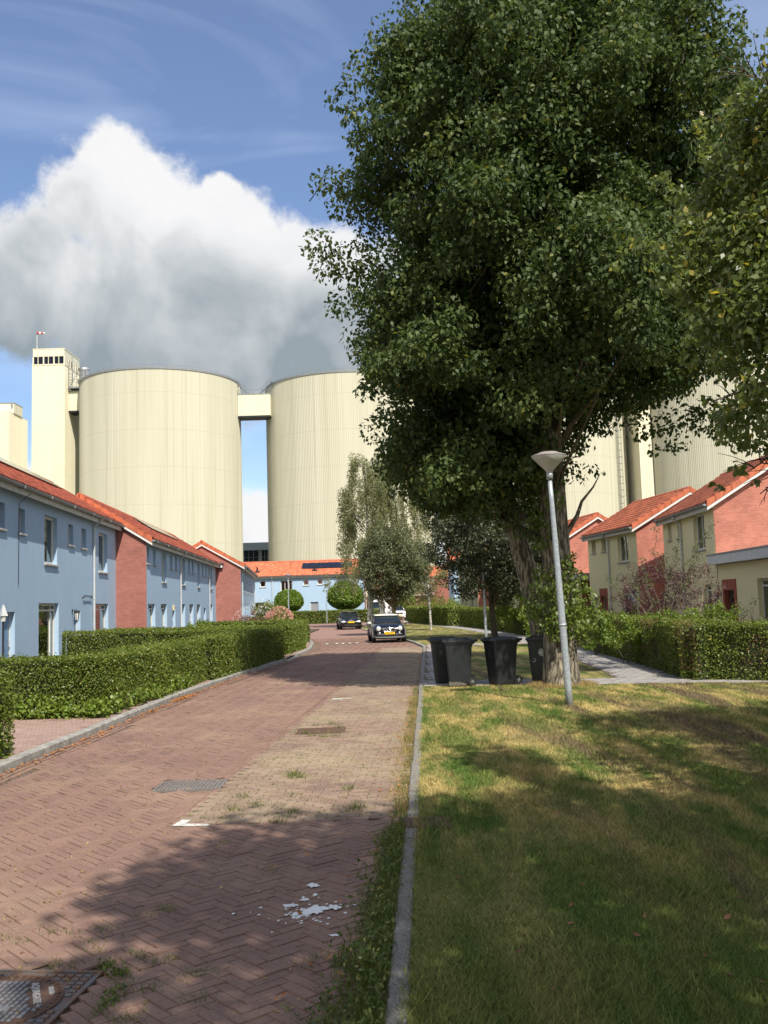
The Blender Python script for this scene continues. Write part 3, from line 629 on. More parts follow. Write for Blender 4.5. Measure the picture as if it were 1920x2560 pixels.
# ------------------------------------------------------------ houses
def wall_holes(L, z0, z1, ops, dep=.22, x0=0.0, thick=None):
    """front wall in plane y=0 facing -y with reveals; ops = (x0,x1,z0,z1)"""
    mb = MB(); xs = sorted({x0, L, *[o[0] for o in ops], *[o[1] for o in ops]}); zs = sorted({z0, z1, *[o[2] for o in ops], *[o[3] for o in ops]})
    for i in range(len(xs)-1):
        for j in range(len(zs)-1):
            a, b, c, d = xs[i], xs[i+1], zs[j], zs[j+1]
            if b-a < 1e-5 or d-c < 1e-5: continue
            mx, mz = (a+b)/2, (c+d)/2
            if any(o[0] < mx < o[1] and o[2] < mz < o[3] for o in ops): continue
            mb.add([(a, 0, c), (b, 0, c), (b, 0, d), (a, 0, d)], [(0, 1, 2, 3)])
    for a, b, c, d in ops:
        mb.add([(a,0,c),(b,0,c),(b,0,d),(a,0,d),(a,dep,c),(b,dep,c),(b,dep,d),(a,dep,d)], [(0,4,5,1),(1,5,6,2),(2,6,7,3),(3,7,4,0)])
    return mb
def window(root, a, b, c, d, dep=.22, split=None, sill=True, curt=.5, mfr=None, top=0, arm=.085):
    mfr = mfr or M_FRAME; y0, y1 = dep-.07, dep-.01; f = MB(); t = arm
    f.box(a, b, y0, y1, c, c+t); f.box(a, b, y0, y1, d-t, d); f.box(a, a+t, y0, y1, c+t, d-t); f.box(b-t, b, y0, y1, c+t, d-t)
    if split:
        for s in split:
            x = a+(b-a)*s; f.box(x-.03, x+.03, y0-.004, y1-.004, c+t, d-t)
    if top: z = d-(d-c)*top; f.box(a+t, b-t, y0-.002, y1-.006, z-.03, z+.03)
    w = f.build('window', mfr, root)
    MB().box(a+t, b-t, dep-.035, dep-.03, c+t, d-t).build('pane', M_GLASS, w)
    if curt and b-a > .5:
        n = 12
        for s0, s1 in ((0, curt*.5), (1-curt*.5, 1)):
            g = MB()
            xa, xb = a+t+(b-a-2*t)*s0, a+t+(b-a-2*t)*s1; V_ = []
            for i in range(n+1): x = xa+(xb-xa)*i/n; V_ += [(x, dep+.10+.03*sin(i*1.9), c+t), (x, dep+.10+.03*sin(i*1.9), d-t)]
            g.add(V_, [(2*i, 2*i+2, 2*i+3, 2*i+1) for i in range(n)]); g.build('curtain', M_CURT, w)
    if sill: MB().cbox(a-.06, b+.06, -.07, dep-.07, c-.07, c-.002, .012).build('sill', M_LCONC, w)
    return w
def tiles(name, L, x0, slope_len, base, up, parent, m=None, p=.25, c=.33):
    """pantile sheet: base (y,z) at the eave, up = (dy,dz) unit"""
    nx = max(3, int(round(L/p)))*4+1; ns = int(math.ceil(slope_len/c)); X = np.linspace(0, L, nx); wv = .034*np.cos(2*pi*X*round(L/p)/L); wv = np.maximum(wv, -.010)
    col = (np.arange(nx)//4); P = []; A = []
    nrm = (-up[1], up[0])
    for k in range(ns):
        s0 = k*c; s1 = min((k+1)*c+.03, slope_len); r_ = np.random.default_rng(k+int(L*7)).uniform(0, 1, col.max()+2)[col]
        for s, h in ((s0, .012), (s0, .058), (s1, .012)):
            y = base[0]+up[0]*s+nrm[0]*(h+wv); z = base[1]+up[1]*s+nrm[1]*(h+wv); P.append(np.stack([X+x0, y, z], -1)); A.append(r_)
    P = np.array(P); A = np.array(A); idx = np.arange(P.shape[0]*nx).reshape(-1, nx); Q = []
    for k in range(ns):
        for j in (0, 1):
            r0, r1 = idx[3*k+j], idx[3*k+j+1]; Q.append(np.stack([r0[:-1], r0[1:], r1[1:], r1[:-1]], -1))
    q = np.concatenate(Q); me = bpy.data.meshes.new(name); me.vertices.add(P.shape[0]*nx); me.vertices.foreach_set('co', P.astype(np.float32).ravel())
    me.loops.add(q.size); me.loops.foreach_set('vertex_index', q.astype(np.int32).ravel()); me.polygons.add(len(q)); me.polygons.foreach_set('loop_start', np.arange(0, q.size, 4, dtype=np.int32)); me.update(calc_edges=True)
    a = me.attributes.new('rnd', 'FLOAT', 'POINT'); a.data.foreach_set('value', A.astype(np.float32).ravel())
    return link(me, name, m or M_TILE, parent, False)
def house(name, P0, P1, side_note, zw, zr, hd, fac, brick, ops, label, cat, group=None, plinth=None, pipes=(), gable0=True, gable1=True, eo=.30, fasc=.26,
          brick_x=.0, base=0.0, depth=None, vo0=.12, vo1=.12, ridge_s=1.0, gutterm=None, simple=False):
    """P0->P1 front line with the inside on the left of it. zw wall top, zr ridge z, hd half depth"""
    P0 = Vector(P0); P1 = Vector(P1); L = (P1-P0).length; ang = atan2(P1.y-P0.y, P1.x-P0.x)
    root = empty(name, (P0.x, P0.y, 0), ang); tag(root, label, cat, group)
    depth = 2*hd
    rects = [(o[1], o[2], o[3], o[4]) for o in ops]
    wall_holes(L, base-.3, zw, rects).build('wall', fac, root)
    sl_ = (zr-zw)/hd; un = Vector((1, sl_)).normalized()
    def pent(x, t, m, nm='gable_wall'):
        g = MB(); dz = .03
        poly = [(x, .004, base-.3), (x, depth, base-.3), (x, depth, zw-dz), (x, hd, zr-dz), (x, .004, zw-dz)]
        g.prism(poly, (t, 0, 0)); return g.build(nm, m, root)
    if gable0: pent(-.004, .2, brick)
    if gable1: pent(L-.196, .2, brick)
    MB().box(.2, L-.2, depth-.2, depth-.006, base-.3, zw-.05).build('back_wall', brick, root)
    # roof deck + tiles
    rf = MB(); e0 = -eo; xa, xb = -vo0, L+vo1
    ze = zw-eo*sl_
    poly = [(xa, e0, ze+.02), (xa, hd, zr+.02), (xa, depth+eo, ze+.02), (xa, depth+eo, ze+.10), (xa, hd, zr+.10), (xa, e0, ze+.10)]
    rf.add([Vector(p) for p in poly]+[Vector((xb, p[1], p[2])) for p in poly], [(0,1,4,5),(1,2,3,4),(11,10,7,6),(10,9,8,7),(0,6,7,1),(1,7,8,2),(2,8,9,3),(3,9,10,4),(4,10,11,5),(5,11,6,0)])
    roof = rf.build('roof', M_TILE2, root)
    sln = sqrt((hd+eo)**2+(zr-ze)**2)
    tiles('roof_tiles', xb-xa, xa, sln, (e0-.03, ze+.10-.02), un, roof, M_TILEL if P0.x < -10 and P0.y < 100 else None)
    # far slope (plain sheet of tiles too, mirrored)
    # ridge
    rg = MB(); n = int((xb-xa)/.4); 
    for i in range(n):
        x = xa+i*(xb-xa)/n; w = (xb-xa)/n+.02; pr = []
        for k in range(7): q = pi*k/6; pr.append((.13*cos(q), .12*sin(q)))
        vs = [(x, hd+a, zr+.10+b) for a, b in pr]+[(x+w, hd+a*.88, zr+.10+b*.88) for a, b in pr]
        rg.add(vs, [(k, k+1, 8+k, 7+k) for k in range(6)]+[tuple(range(7)), tuple(range(13, 6, -1))])
    rg.build('ridge_tiles', M_TILE2, roof)
    # verge boards and verge tiles
    for x, s in ((xa, -1), (xb, 1)):
        if (s == -1 and not gable0) or (s == 1 and not gable1): continue
        g = MB(); t = .03*s
        for a, b in (((e0, ze), (hd, zr)), ((depth+eo, ze), (hd, zr))):
            g.prism([(x, a[0], a[1]-.22), (x, b[0], b[1]-.22), (x, b[0], b[1]+.05), (x, a[0], a[1]+.05)], (t, 0, 0))
        g.build('verge_board', M_WHITE, root)
        v = MB(); n = int(sln/.38)
        for k in range(n):
            for sgn in (0, 1):
                f0, f1 = k/n, (k+1)/n+.012; ya, yb = e0+(hd-e0)*f0, e0+(hd-e0)*f1; za, zb = ze+(zr-ze)*f0, ze+(zr-ze)*f1
                if sgn: ya, yb = depth-ya, depth-yb
                w0, w1 = x+s*.05, x-s*.28; h0, h1 = .20, .16
                v.add([(w0, ya, za-.09), (w0, ya, za+h0), (w1, ya, za+h0), (w0, yb, zb-.09), (w0, yb, zb+h1), (w1, yb, zb+h1)], [(0,3,4,1),(1,4,5,2),(0,1,2)])
        v.build('verge_tiles', M_TILE2, roof)
    # fascia, soffit, gutter
    MB().box(xa+.05, xb-.05, e0+.02, e0+.06, ze-fasc+.04, ze+.08).box(xa+.05, xb-.05, e0+.062, -.002, ze-.1, ze-.06).build('fascia', M_CREAM, root)
    MB().box(-.0, L, -.035, -.003, zw-.30, zw-.02+0).build('eaves_board', M_CREAM, root)
    g = MB(); gr = .085; pr = [(gr*cos(q), gr*sin(q)) for q in [pi+pi*k/8 for k in range(9)]]; pr2 = [((gr-.012)*cos(q), (gr-.012)*sin(q)) for q in [2*pi-pi*k/8 for k in range(9)]]
    ring = pr+pr2; yc, zc = e0-.075, ze+.035
    g.add([(xa, yc+a, zc+b) for a, b in ring]+[(xb, yc+a, zc+b) for a, b in ring], [(k, (k+1) % 18, 18+(k+1) % 18, 18+k) for k in range(18)]+[tuple(range(9)), tuple(range(26, 17, -1))])
    for i in range(int(L/3)+1): x = xa+.6+i*3; g.box(x, x+.02, yc-.1, yc+.09, zc-.1, zc+.005)
    g.build('gutter', gutterm or M_ZINC, root)
    for u in pipes:
        g = MB(); g.tube([(u, yc, zc-.08), (u, yc, zc-.16), (u, yc+.12, zc-.26), (u, -.075, zc-.42), (u, -.075, base+.05)], .048, 10); 
        z = zc-.6
        while z > base+.4: g.tube([(u, -.075, z), (u, -.075, z-.05)], .058, 10); z -= 1.4
        g.build('downpipe', M_PIPE, root)
    if plinth: MB().box(.002, L-.002, -.02, -.003, base-.3, base+plinth).build('plinth', M_REDFR, root)
    for o in ops:
        k, a, b, c, d = o[:5]
        if k == 'W': window(root, a, b, c, d, split=o[5] if len(o) > 5 else None, top=.12 if d-c > 1.8 else 0)
        elif k == 'N': window(root, a, b, c, d, curt=0, arm=.04)
        elif k == 'S': window(root, a, b, c, d, dep=.22, sill=True, curt=.3, mfr=M_WHITE, split=o[5] if len(o) > 5 else None, arm=.09)
        elif k == 'D':
            m = o[5] if len(o) > 5 else M_BLUEDOOR
            f = MB(); f.box(a, a+.06, .14, .2, c, d); f.box(b-.06, b, .14, .2, c, d); f.box(a+.06, b-.06, .14, .2, d-.06, d)
            dr = f.build('door', M_FRAME if m != M_GREYDOOR else M_WHITE, root)
            g = MB(); g.box(a+.06, b-.06, .16, .2, c, d-.06); g.box(a+.2, b-.2, .15, .162, c+.25, c+.9); g.box(a+.2, a+.32, .15, .162, c+1.1, d-.3); g.box(b-.32, b-.2, .15, .162, c+1.1, d-.3); g.build('leaf', m, dr)
            MB().tube([(b-.16, .15, c+1.0), (b-.16, .10, c+1.0), (b-.26, .10, c+1.0)], .012, 6).build('handle', M_ZINC, dr)
            MB().box(a-.02, b+.02, -.12, .16, c-.10, c-.002).build('doorstep', M_LCONC, dr)
            if len(o) > 6:      # coloured surround
                s = MB(); w = .2; s.box(a-w, a-.002, -.03, -.003, c, d+.42); s.box(b+.002, b+w, -.03, -.003, c, d+.42); s.box(a-.002, b+.002, -.03, -.003, d+.002, d+.42)
                s.box(a+.001, a+.004, 0, .14, c, d); s.build('door_surround', M_REDFR, dr)
    return root
def facade_u(P0, P1, py=1450):
    """pixel column -> distance along the facade"""
    P0 = Vector(P0[:2]); P1 = Vector(P1[:2]); d = (P1-P0).normalized()
    def f(px):
        d_ = ray(px, py); s = d_.x/d_.y
        return (s*P0.y-P0.x)/(d.x-s*d.y)
    return f
def solar(root, x0, x1, s0, s1, hd, zw, zr, eo, nx, ny, label=None):
    sl_ = (zr-zw)/hd; un = Vector((1, sl_)).normalized(); ze = zw-eo*sl_; nr = (-un[1], un[0])
    def P(x, s, h): return (x, -eo+un[0]*s+nr[0]*h, ze+.1+un[1]*s+nr[1]*h)
    for i in range(nx):
        for j in range(ny):
            a, b = x0+(x1-x0)*i/nx+.01, x0+(x1-x0)*(i+1)/nx-.01; c, d = s0+(s1-s0)*j/ny+.01, s0+(s1-s0)*(j+1)/ny-.01
            m = MB(); m.add([P(a,c,.10),P(b,c,.10),P(b,d,.10),P(a,d,.10),P(a,c,.145),P(b,c,.145),P(b,d,.145),P(a,d,.145)], [(0,3,2,1),(4,5,6,7),(0,1,5,4),(1,2,6,5),(2,3,7,6),(3,0,4,7)])
            m.build('solar_panel', M_SOLAR, root)
    m = MB()
    for s in (s0+.3, s1-.3): m.prism([P(x0-.1, s, .05), P(x0-.1, s+.04, .05), P(x0-.1, s+.04, .098), P(x0-.1, s, .098)], (x1-x0+.2, 0, 0))
    m.build('panel_rail', M_ZINC, root)

LAB = 'terraced house'
# --- left row, block nearest the camera
A1 = (-12.57, 44.6); A0 = (-12.57+.065*(44.6-17), 17.0); u = facade_u(A0, A1); L1 = (Vector(A1)-Vector(A0)).length
def up_row(u, niches, talls, zt, zn, zb, tb):
    return [('N', u(a), u(b), zn, zt) for a, b in niches]+[('W', u(a), u(b), tb, zt) for a, b in talls]
ops = up_row(u, [(-18, -3), (-5+1, 10), (45.7, 61.6), (170, 183), (203.4, 215)], [(110.8, 142.6), (246.5, 268)], 5.36, 4.57, 0, 3.72)
ops = [('N', u(-22), u(-6), 4.57, 5.36), ('N', u(-2), u(11), 4.57, 5.36), ('N', u(45.7), u(61.6), 4.57, 5.36), ('N', u(170), u(183), 4.57, 5.36), ('N', u(203.4), u(215), 4.57, 5.36),
       ('W', u(110.8), u(142.6), 3.72, 5.42), ('W', u(246.5), u(268.2), 3.72, 5.42), ('W', u(97), u(147), .28, 2.34, (.78,)), ('W', u(238), u(270.5), .28, 2.34), ('D', u(6), u(38), .1, 2.06), ('D', u(185), u(201), .1, 2.06),
       ('W', u(-95), u(-45), .28, 2.34), ('W', u(-80), u(-45), 3.72, 5.42)]
h1 = house('terraced_house', A0, A1, '', 6.12, 7.95, 3.0, M_BLUE, M_BRICK, ops, 'nearest blue rendered terrace on the left with orange tiled roof and solar panels', LAB, 'blue terraces on the left side of the street', plinth=.3, pipes=(u(231),), gutterm=M_ZINC)
solar(h1, 3.0, L1-2.8, 2.45, 3.75, 3.0, 6.12, 7.95, .30, 12, 1)
g = MB(); uu = u(44); g.tube([(uu, -.40, 5.8), (uu, -.04, 5.5), (uu, -.03, 5.2), (uu, -.03, 2.9)], .012, 5); g.build('cable', M_DARK, h1)
g = MB(); a, b = u(205)-.0, u(226); g.box(a, b, -.09, -.06, 2.62, 2.66); g.box(a, a+.03, -.09, -.01, 2.55, 2.6); g.box(b-.03, b, -.09, -.01, 2.55, 2.6); g.build('pipe_bracket', M_DARK, h1)
# --- second block, standing forward
B0 = (-11.16, 44.61); B1 = (-12.7, 71.5); u = facade_u(B0, B1); o2 = 250; k = 3.016; uu = lambda c: u(o2+c/k)
ops = [('N', uu(a), uu(b), 4.2, 4.93) for a, b in ((352, 372), (402, 420), (530, 547), (567, 583), (666, 678), (694, 707), (770, 780), (795, 804))]
ops += [('W', uu(a), uu(b), 3.42, 4.93) for a, b in ((467, 500), (617, 643), (735, 753), (826, 845))]
ops += [('W', uu(a), uu(b), .3, 2.3) for a, b in ((360, 415), (457, 503), (608, 640), (672, 703), (728, 755), (826, 847))]+[('D', uu(543), uu(566), .1, 2.06), ('D', uu(781), uu(797), .1, 2.06)]
h2 = house('terraced_house', B0, B1, '', 5.42, 7.35, 3.05, M_BLUE, M_BRICK, ops, 'second blue terrace with a red brick end wall standing forward of the nearest one', LAB, 'blue terraces on the left side of the street', pipes=(uu(600), uu(818)))
solar(h2, uu(600), uu(770), 2.2, 3.5, 3.05, 5.42, 7.35, .30, 6, 1)
# --- third block
C0 = (-10.84, 71.51); C1 = (-13.2, 95.6); u = facade_u(C0, C1); Lc = (Vector(C1)-Vector(C0)).length
ops = []
for i in range(4):
    s = .6+i*6.0; ops += [('W', s+.3, s+1.1, 3.3, 4.8), ('N', s+2.2, s+2.6, 4.1, 4.8), ('W', s+.3, s+1.5, .5, 2.3), ('D', s+2.2, s+3.1, .15, 2.1), ('W', s+3.8, s+5, .5, 2.3), ('W', s+4, s+4.8, 3.3, 4.8)]
h3 = house('terraced_house', C0, C1, '', 5.25, 6.9, 2.85, M_BLUE, M_BRICK, ops, 'farthest blue terrace on the left with a wall lamp high on its brick gable', LAB, 'blue terraces on the left side of the street', pipes=(.8, Lc-.4))
g = MB(); g.box(-.26, -.02, 1.25, 1.75, 5.2, 5.34); g.box(-.24, -.02, 1.3, 1.7, 5.0, 5.2); g.build('flood_lamp', M_DARK, h3)
MB().box(-.25, -.243, 1.33, 1.67, 5.02, 5.18).build('lamp_glass', M_WHITE, h3)
# --- row across the end of the street
E0 = (-20.5, 116.0); E1 = (-2.67, 116.0); u = facade_u(E0, E1); k = 2.765; uu = lambda c: u(580+c/k)
def ez(px, py): P = Vector(E0).lerp(Vector(E1), u(px)/(Vector(E1)-Vector(E0)).length); return at(px, py, P.y).z
cz = lambda c, r: ez(580+c/k, 1350+r/k)
ops = [('S', uu(192), uu(232), cz(210, 326), cz(210, 281)), ('S', uu(335), uu(417), cz(375, 360), cz(375, 277), (.36, .7)), ('S', uu(492), uu(530), cz(510, 314), cz(510, 271)), ('S', uu(590), uu(627), cz(610, 308), cz(610, 267)),
       ('S', uu(728), uu(810), cz(770, 335), cz(770, 262), (.5,)), ('D', uu(538), uu(593), .15, cz(565, 428), M_GREYDOOR), ('S', uu(141), uu(240), .3, cz(190, 432))]
h4 = house('terraced_house', E0, E1, '', 5.78, 7.5, 3.5, M_BLUE, M_BRICKR, ops, 'long blue house closing the far end of the street, black solar panels on top', LAB, None, base=.1, pipes=(uu(277), uu(855)), eo=.3)
solar(h4, uu(478), uu(830), 1.7, 3.3, 3.5, 5.78, 7.5, .3, 11, 1)
for c_ in (170, 570):
    g = MB(); x = uu(c_); g.box(x-.3, x+.3, .55, .9, 6.1, 6.4); g.tube([(x, .8, 6.3), (x, .8, 6.9)], .1, 8); g.build('roof_vent', M_DARK, h4)
# --- right row
def rhouse(P0, P1, zw, zr, hd, ops, label, **kw): return house('gabled_house', P0, P1, '', zw, zr, hd, M_OLIVE, M_BRICKR, ops, label, 'house', 'olive gabled houses on the right side of the street', **kw)
R1a = (13.56, 46.5); R1b = (13.3, 38.5); u = facade_u(R1a, R1b, 1340); cu = lambda c: u(1400+c/3.19)
zz = lambda px, py, Y: at(px, py, Y).z
ops = [('N', cu(862), cu(892), zz(1675, 1351, 45.6), zz(1675, 1308, 45.6)), ('N', cu(940), cu(966), zz(1701, 1344, 43.5), zz(1701, 1300, 43.5)), ('W', cu(1068), cu(1155), zz(1752, 1375, 40.8), zz(1752, 1286, 40.8), (.5,)), ('W', cu(1120), cu(1180), .35, 2.35)]
r1 = rhouse(R1a, R1b, 5.72, 7.6, 3.05, ops, 'nearest olive house on the right, its large brick gable above a flat roofed extension', pipes=(cu(975),), vo1=.2)
# its flat-roofed extension
X0 = R1b; X1 = (12.95, 27.5); Lx = (Vector(X1)-Vector(X0)).length; u = facade_u(X0, X1, 1480); cu = lambda c: u(1400+c/3.19)
ext = empty('extension', (X0[0]+.02, X0[1]-.01, 0), atan2(X1[1]-X0[1], X1[0]-X0[0])); tag(ext, 'low olive extension with flat roof, rust red door frame and wall lantern', 'extension')
dl = [('D', cu(1313), cu(1390), .12, 2.08), ('W', cu(1573), cu(1760), .3, 2.45, (.45,))]
wall_holes(Lx, -.3, 3.1, [(o[1], o[2], o[3], o[4]) for o in dl]).build('wall', M_OLIVE, ext)
MB().box(Lx-.2, Lx, .006, 6, -.3, 3.08).box(0, Lx-.2, 5.8, 6, -.3, 3.08).build('side_wall', M_BRICKR, ext)
rf = MB(); rf.box(-.12, Lx+.3, -.35, 6.3, 3.12, 3.46); rf.build('roof', mat('pale_grey_board', (.68, .70, .70), .6, noise=.15), ext); MB().box(-.14, Lx+.32, -.37, 6.32, 3.463, 3.53).build('roof_edge', M_ZINC, ext)
window(ext, *dl[1][1:5], split=(.45,), top=.12); o = dl[0]; a, b, c, d = o[1:5]
f = MB(); f.box(a, b, .16, .2, c, d); dr = f.build('door', mat('dark_green_door', (.05, .055, .045), .4), ext); MB().box(a+.3, b-.25, .15, .158, c+.3, d-.3).build('pane', M_GLASS, dr)
s = MB(); w = .22; s.box(a-w, a-.002, -.04, -.003, c-.1, d+.42); s.box(b+.002, b+w, -.04, -.003, c-.1, d+.42); s.box(a-.002, b+.002, -.04, -.003, d+.002, d+.42); s.box(a-.0, a+.012, -.003, .15, c, d); s.box(b-.012, b, -.003, .15, c, d); s.build('door_surround', M_REDFR, dr)
def lantern(root, x, z, s=1.0, arm=.18):
    g = MB(); g.tube([(x, 0, z), (x, -arm, z+.05), (x, -arm, z)], .012*s, 6); g.box(x-.04, x+.04, -.02, -.003, z-.08, z+.08)
    g.lathe([(0, z+.02), (.09*s, z-.04), (.095*s, z-.06), (.085*s, z-.07)], 6, (x, -arm, 0)); 
    for q in range(6):
        a = q*pi/3; g.tube([(x+.08*s*cos(a), -arm+.08*s*sin(a), z-.07), (x+.045*s*cos(a), -arm+.045*s*sin(a), z-.30*s)], .008, 4)
    g.lathe([(.05*s, z-.30*s), (.05*s, z-.33*s), (0, z-.36*s)], 6, (x, -arm, 0)); l = g.build('wall_lantern', M_DARK, root)
    g = MB(); g.lathe([(.072*s, z-.075), (.04*s, z-.30*s)], 6, (x, -arm, 0)); g.build('lantern_glass', M_FRAME, l)
lantern(ext, dl[0][1]-.52, 1.92, 1.25)
lantern(h1, facade_u(A0, A1)(180), 2.05, 1.2)
g = MB(); x = facade_u(B0, B1)(250+550/3.016)-.1; g.box(x-.12, x+.12, -.1, -.003, 1.95, 2.25); g.build('wall_lamp', mat('cream_plastic', (.6, .52, .33), .5), h2)
R2a = (11.8, 55.6); R2b = (12.8, 48.6); u = facade_u(R2a, R2b, 1380); cu = lambda c: u(1400+c/3.19)
ops = [('N', cu(255), cu(285), zz(1484, 1382, 54.3), zz(1484, 1349, 54.3)), ('N', cu(335), cu(368), zz(1510, 1378, 52.8), zz(1510, 1343, 52.8)), ('W', cu(462), cu(545), zz(1557, 1404, 50), zz(1557, 1336, 50), (.5,)), ('W', cu(470), cu(590), .35, 2.3), ('D', cu(312), cu(352), .1, 2.02, mat('dark_green_door', (.05,.055,.045), .4), 1)]
r2 = rhouse(R2a, R2b, 5.6, 7.3, 2.95, ops, 'olive house with a purple bush in front, middle of the three right-hand gables', pipes=(cu(395),), vo1=.18)
lantern(r2, cu(292), 1.95, 1.2)
R3a = (9.9, 68); R3b = (10.9, 61.3)
r3 = rhouse(R3a, R3b, 5.5, 7.25, 2.9, [('W', 3, 4, 3.2, 4.9), ('W', 2.4, 4.4, .35, 2.2)], 'brick gabled house partly hidden behind the big tree trunk', vo1=.18)
x3 = empty('extension', (11.0, 61.2, 0), atan2(-4.6, 0.6)); tag(x3, 'far flat roofed extension seen between the trunk and the middle house', 'extension')
wall_holes(4.3, -.3, 3.0, [(.8, 3.2, .4, 2.3)]).build('wall', M_OLIVE, x3); window(x3, .8, 3.2, .4, 2.3, split=(.5,)); MB().box(-.1, 4.4, -.3, 5, 3.02, 3.42).build('roof', M_LCONC, x3)
R4a = (6.9, 90.5); R4b = (7.5, 78.5); 
r4 = rhouse(R4a, R4b, 5.6, 7.3, 2.95, [('W', 1, 2, 3.4, 5.0), ('W', 5, 6, 3.4, 5.0), ('W', 8.5, 9.6, 3.4, 5.0), ('W', 1, 3, .4, 2.4), ('D', 4, 5, .1, 2.2, M_REDFR), ('W', 7, 9, .4, 2.4)], 'farthest olive house on the right seen between the two dark trees', pipes=(3.2, 10.8))
R5a = (9.0, 77.0); R5b = (9.6, 69.5)
r5 = rhouse(R5a, R5b, 5.4, 7.5, 3.1, [('W', 1, 2, 3.3, 4.9), ('W', 5, 6, 3.3, 4.9), ('W', 1, 3, .5, 2.3)], 'olive house behind the dark small tree, mostly hidden by its crown', base=.1)
# --- far end behind the cars
def simple_block(name, label, x0, x1, y0, y1, z1, m, cat='building', base=.3):
    t = empty(name, (x0, y0, 0)); tag(t, label, cat); MB().box(0, x1-x0, 0, y1-y0, base, z1).build('wall', m, t); return t
M_BRXZ = brickmat('red_brick_front', (.36, .12, .085), (.29, .09, .07), (.33, .17, .14), axes='xz')
fb = simple_block('brick_building', 'low red brick building behind the white vehicles', -2.5, 12, 172, 182, 6.6, M_BRXZ)
m = MB(); m.add([(-.4, -.4, 6.6), (14.9, -.4, 6.6), (14.9, 5, 8.7), (-.4, 5, 8.7), (-.4, 10.4, 6.6), (14.9, 10.4, 6.6)], [(0,1,2,3),(3,2,5,4),(0,3,4),(1,5,2)]); m.build('roof', M_TILE2, fb)
for x in (4.6, 7.2, 9.6):
    MB().box(x-.9, x+.9, -.05, -.004, 4.0, 5.6).build('window', M_WHITE, fb); MB().box(x-.78, x+.78, -.06, -.052, 4.1, 5.5).build('pane', M_SOLAR, fb)
m = MB(); m.box(3.4, 11, -1.2, -.004, 3.3, 3.45)
for i in range(40): m.box(3.45+i*.19, 3.48+i*.19, -1.2, -1.17, 3.45, 4.3)
m.box(3.4, 11, -1.21, -1.16, 4.3, 4.36); m.build('balcony', M_WHITE, fb)
MB().box(1.4, 4.4, -.06, -.004, .2, 3.2).build('garage_door', M_WHITE, fb)
bf = empty('board_fence', (4.2, 150, .0)); tag(bf, 'dark board fence beyond the white car', 'fence'); m = MB()
for i in range(28): m.box(i*.2, i*.2+.185, 0, .03, 0, 1.7)
m.build('boards', M_DARK, bf); m = MB()
for i in range(4): m.box(i*1.8-.05, i*1.8+.05, .032, .13, 0, 1.85)
m.build('post', M_BRICKR, bf)
bh = simple_block('blue_house', 'strip of a bright blue house at the end of the right row', 8.2, 16, 116, 126, 6.6, M_BLUE, 'house')
m = MB(); m.add([(-.4, -.4, 6.6), (7.4, -.4, 6.6), (7.4, 4, 9), (-.4, 4, 9), (-.4, 8.4, 6.6), (7.4, 8.4, 6.6)], [(0,1,2,3),(3,2,5,4),(0,3,4),(1,5,2),(0,4,5,1)]); m.build('roof', M_TILE2, bh)
MB().box(.6, 1.6, -.05, -.004, 4.3, 5.4).build('window', M_WHITE, bh)
MB().box(.72, 1.48, -.06, -.052, 4.42, 5.28).build('pane', M_SOLAR, bh)

# ------------------------------------------------------------ silos and towers
def silomat(name, c, c2, dirt):
    m = bpy.data.materials.new(name); m.use_nodes = True; nt = m.node_tree; b = nt.nodes['Principled BSDF']; N = nt.nodes.new; L = nt.links.new
    tc = N('ShaderNodeTexCoord')
    def nz(st, sc, lo, hi, mx=1, det=6):
        mp = N('ShaderNodeMapping'); mp.inputs['Scale'].default_value = st; L(tc.outputs['Object'], mp.inputs[0])
        n = N('ShaderNodeTexNoise'); n.inputs['Scale'].default_value = sc; n.inputs['Detail'].default_value = det; L(mp.outputs[0], n.inputs['Vector'])
        r = N('ShaderNodeMapRange'); r.inputs[1].default_value = lo; r.inputs[2].default_value = hi; r.inputs[4].default_value = mx; L(n.outputs[0], r.inputs[0]); return r
    r = nz((.25, .25, .012), 1, .35, .65); x = N('ShaderNodeMixRGB'); x.inputs[1].default_value = (*c, 1); x.inputs[2].default_value = (*c2, 1); L(r.outputs[0], x.inputs[0])
    r = nz((1.6, 1.6, .02), 1, .50, .72, .6); x2 = N('ShaderNodeMixRGB'); x2.inputs[2].default_value = (*dirt, 1); L(r.outputs[0], x2.inputs[0]); L(x.outputs[0], x2.inputs[1])
    # faint horizontal sheet joints
    sp = N('ShaderNodeSeparateXYZ'); L(tc.outputs['Object'], sp.inputs[0]); md = N('ShaderNodeMath'); md.operation = 'MODULO'; md.inputs[1].default_value = 8.8; L(sp.outputs[2], md.inputs[0])
    lt = N('ShaderNodeMath'); lt.operation = 'LESS_THAN'; lt.inputs[1].default_value = .16; L(md.outputs[0], lt.inputs[0]); ml = N('ShaderNodeMath'); ml.operation = 'MULTIPLY'; ml.inputs[1].default_value = .35; L(lt.outputs[0], ml.inputs[0])
    x3 = N('ShaderNodeMixRGB'); x3.inputs[2].default_value = (*dirt, 1); L(ml.outputs[0], x3.inputs[0]); L(x2.outputs[0], x3.inputs[1])
    L(x3.outputs[0], b.inputs['Base Color']); b.inputs['Roughness'].default_value = .7; b.inputs['Specular IOR Level'].default_value = .3
    MATS[name] = m; return m
M_SILO = silomat('silo_sheeting', (.605, .585, .465), (.545, .525, .405), (.42, .395, .285))
M_TOWER = silomat('tower_sheeting', (.80, .76, .585), (.75, .71, .54), (.62, .58, .44))
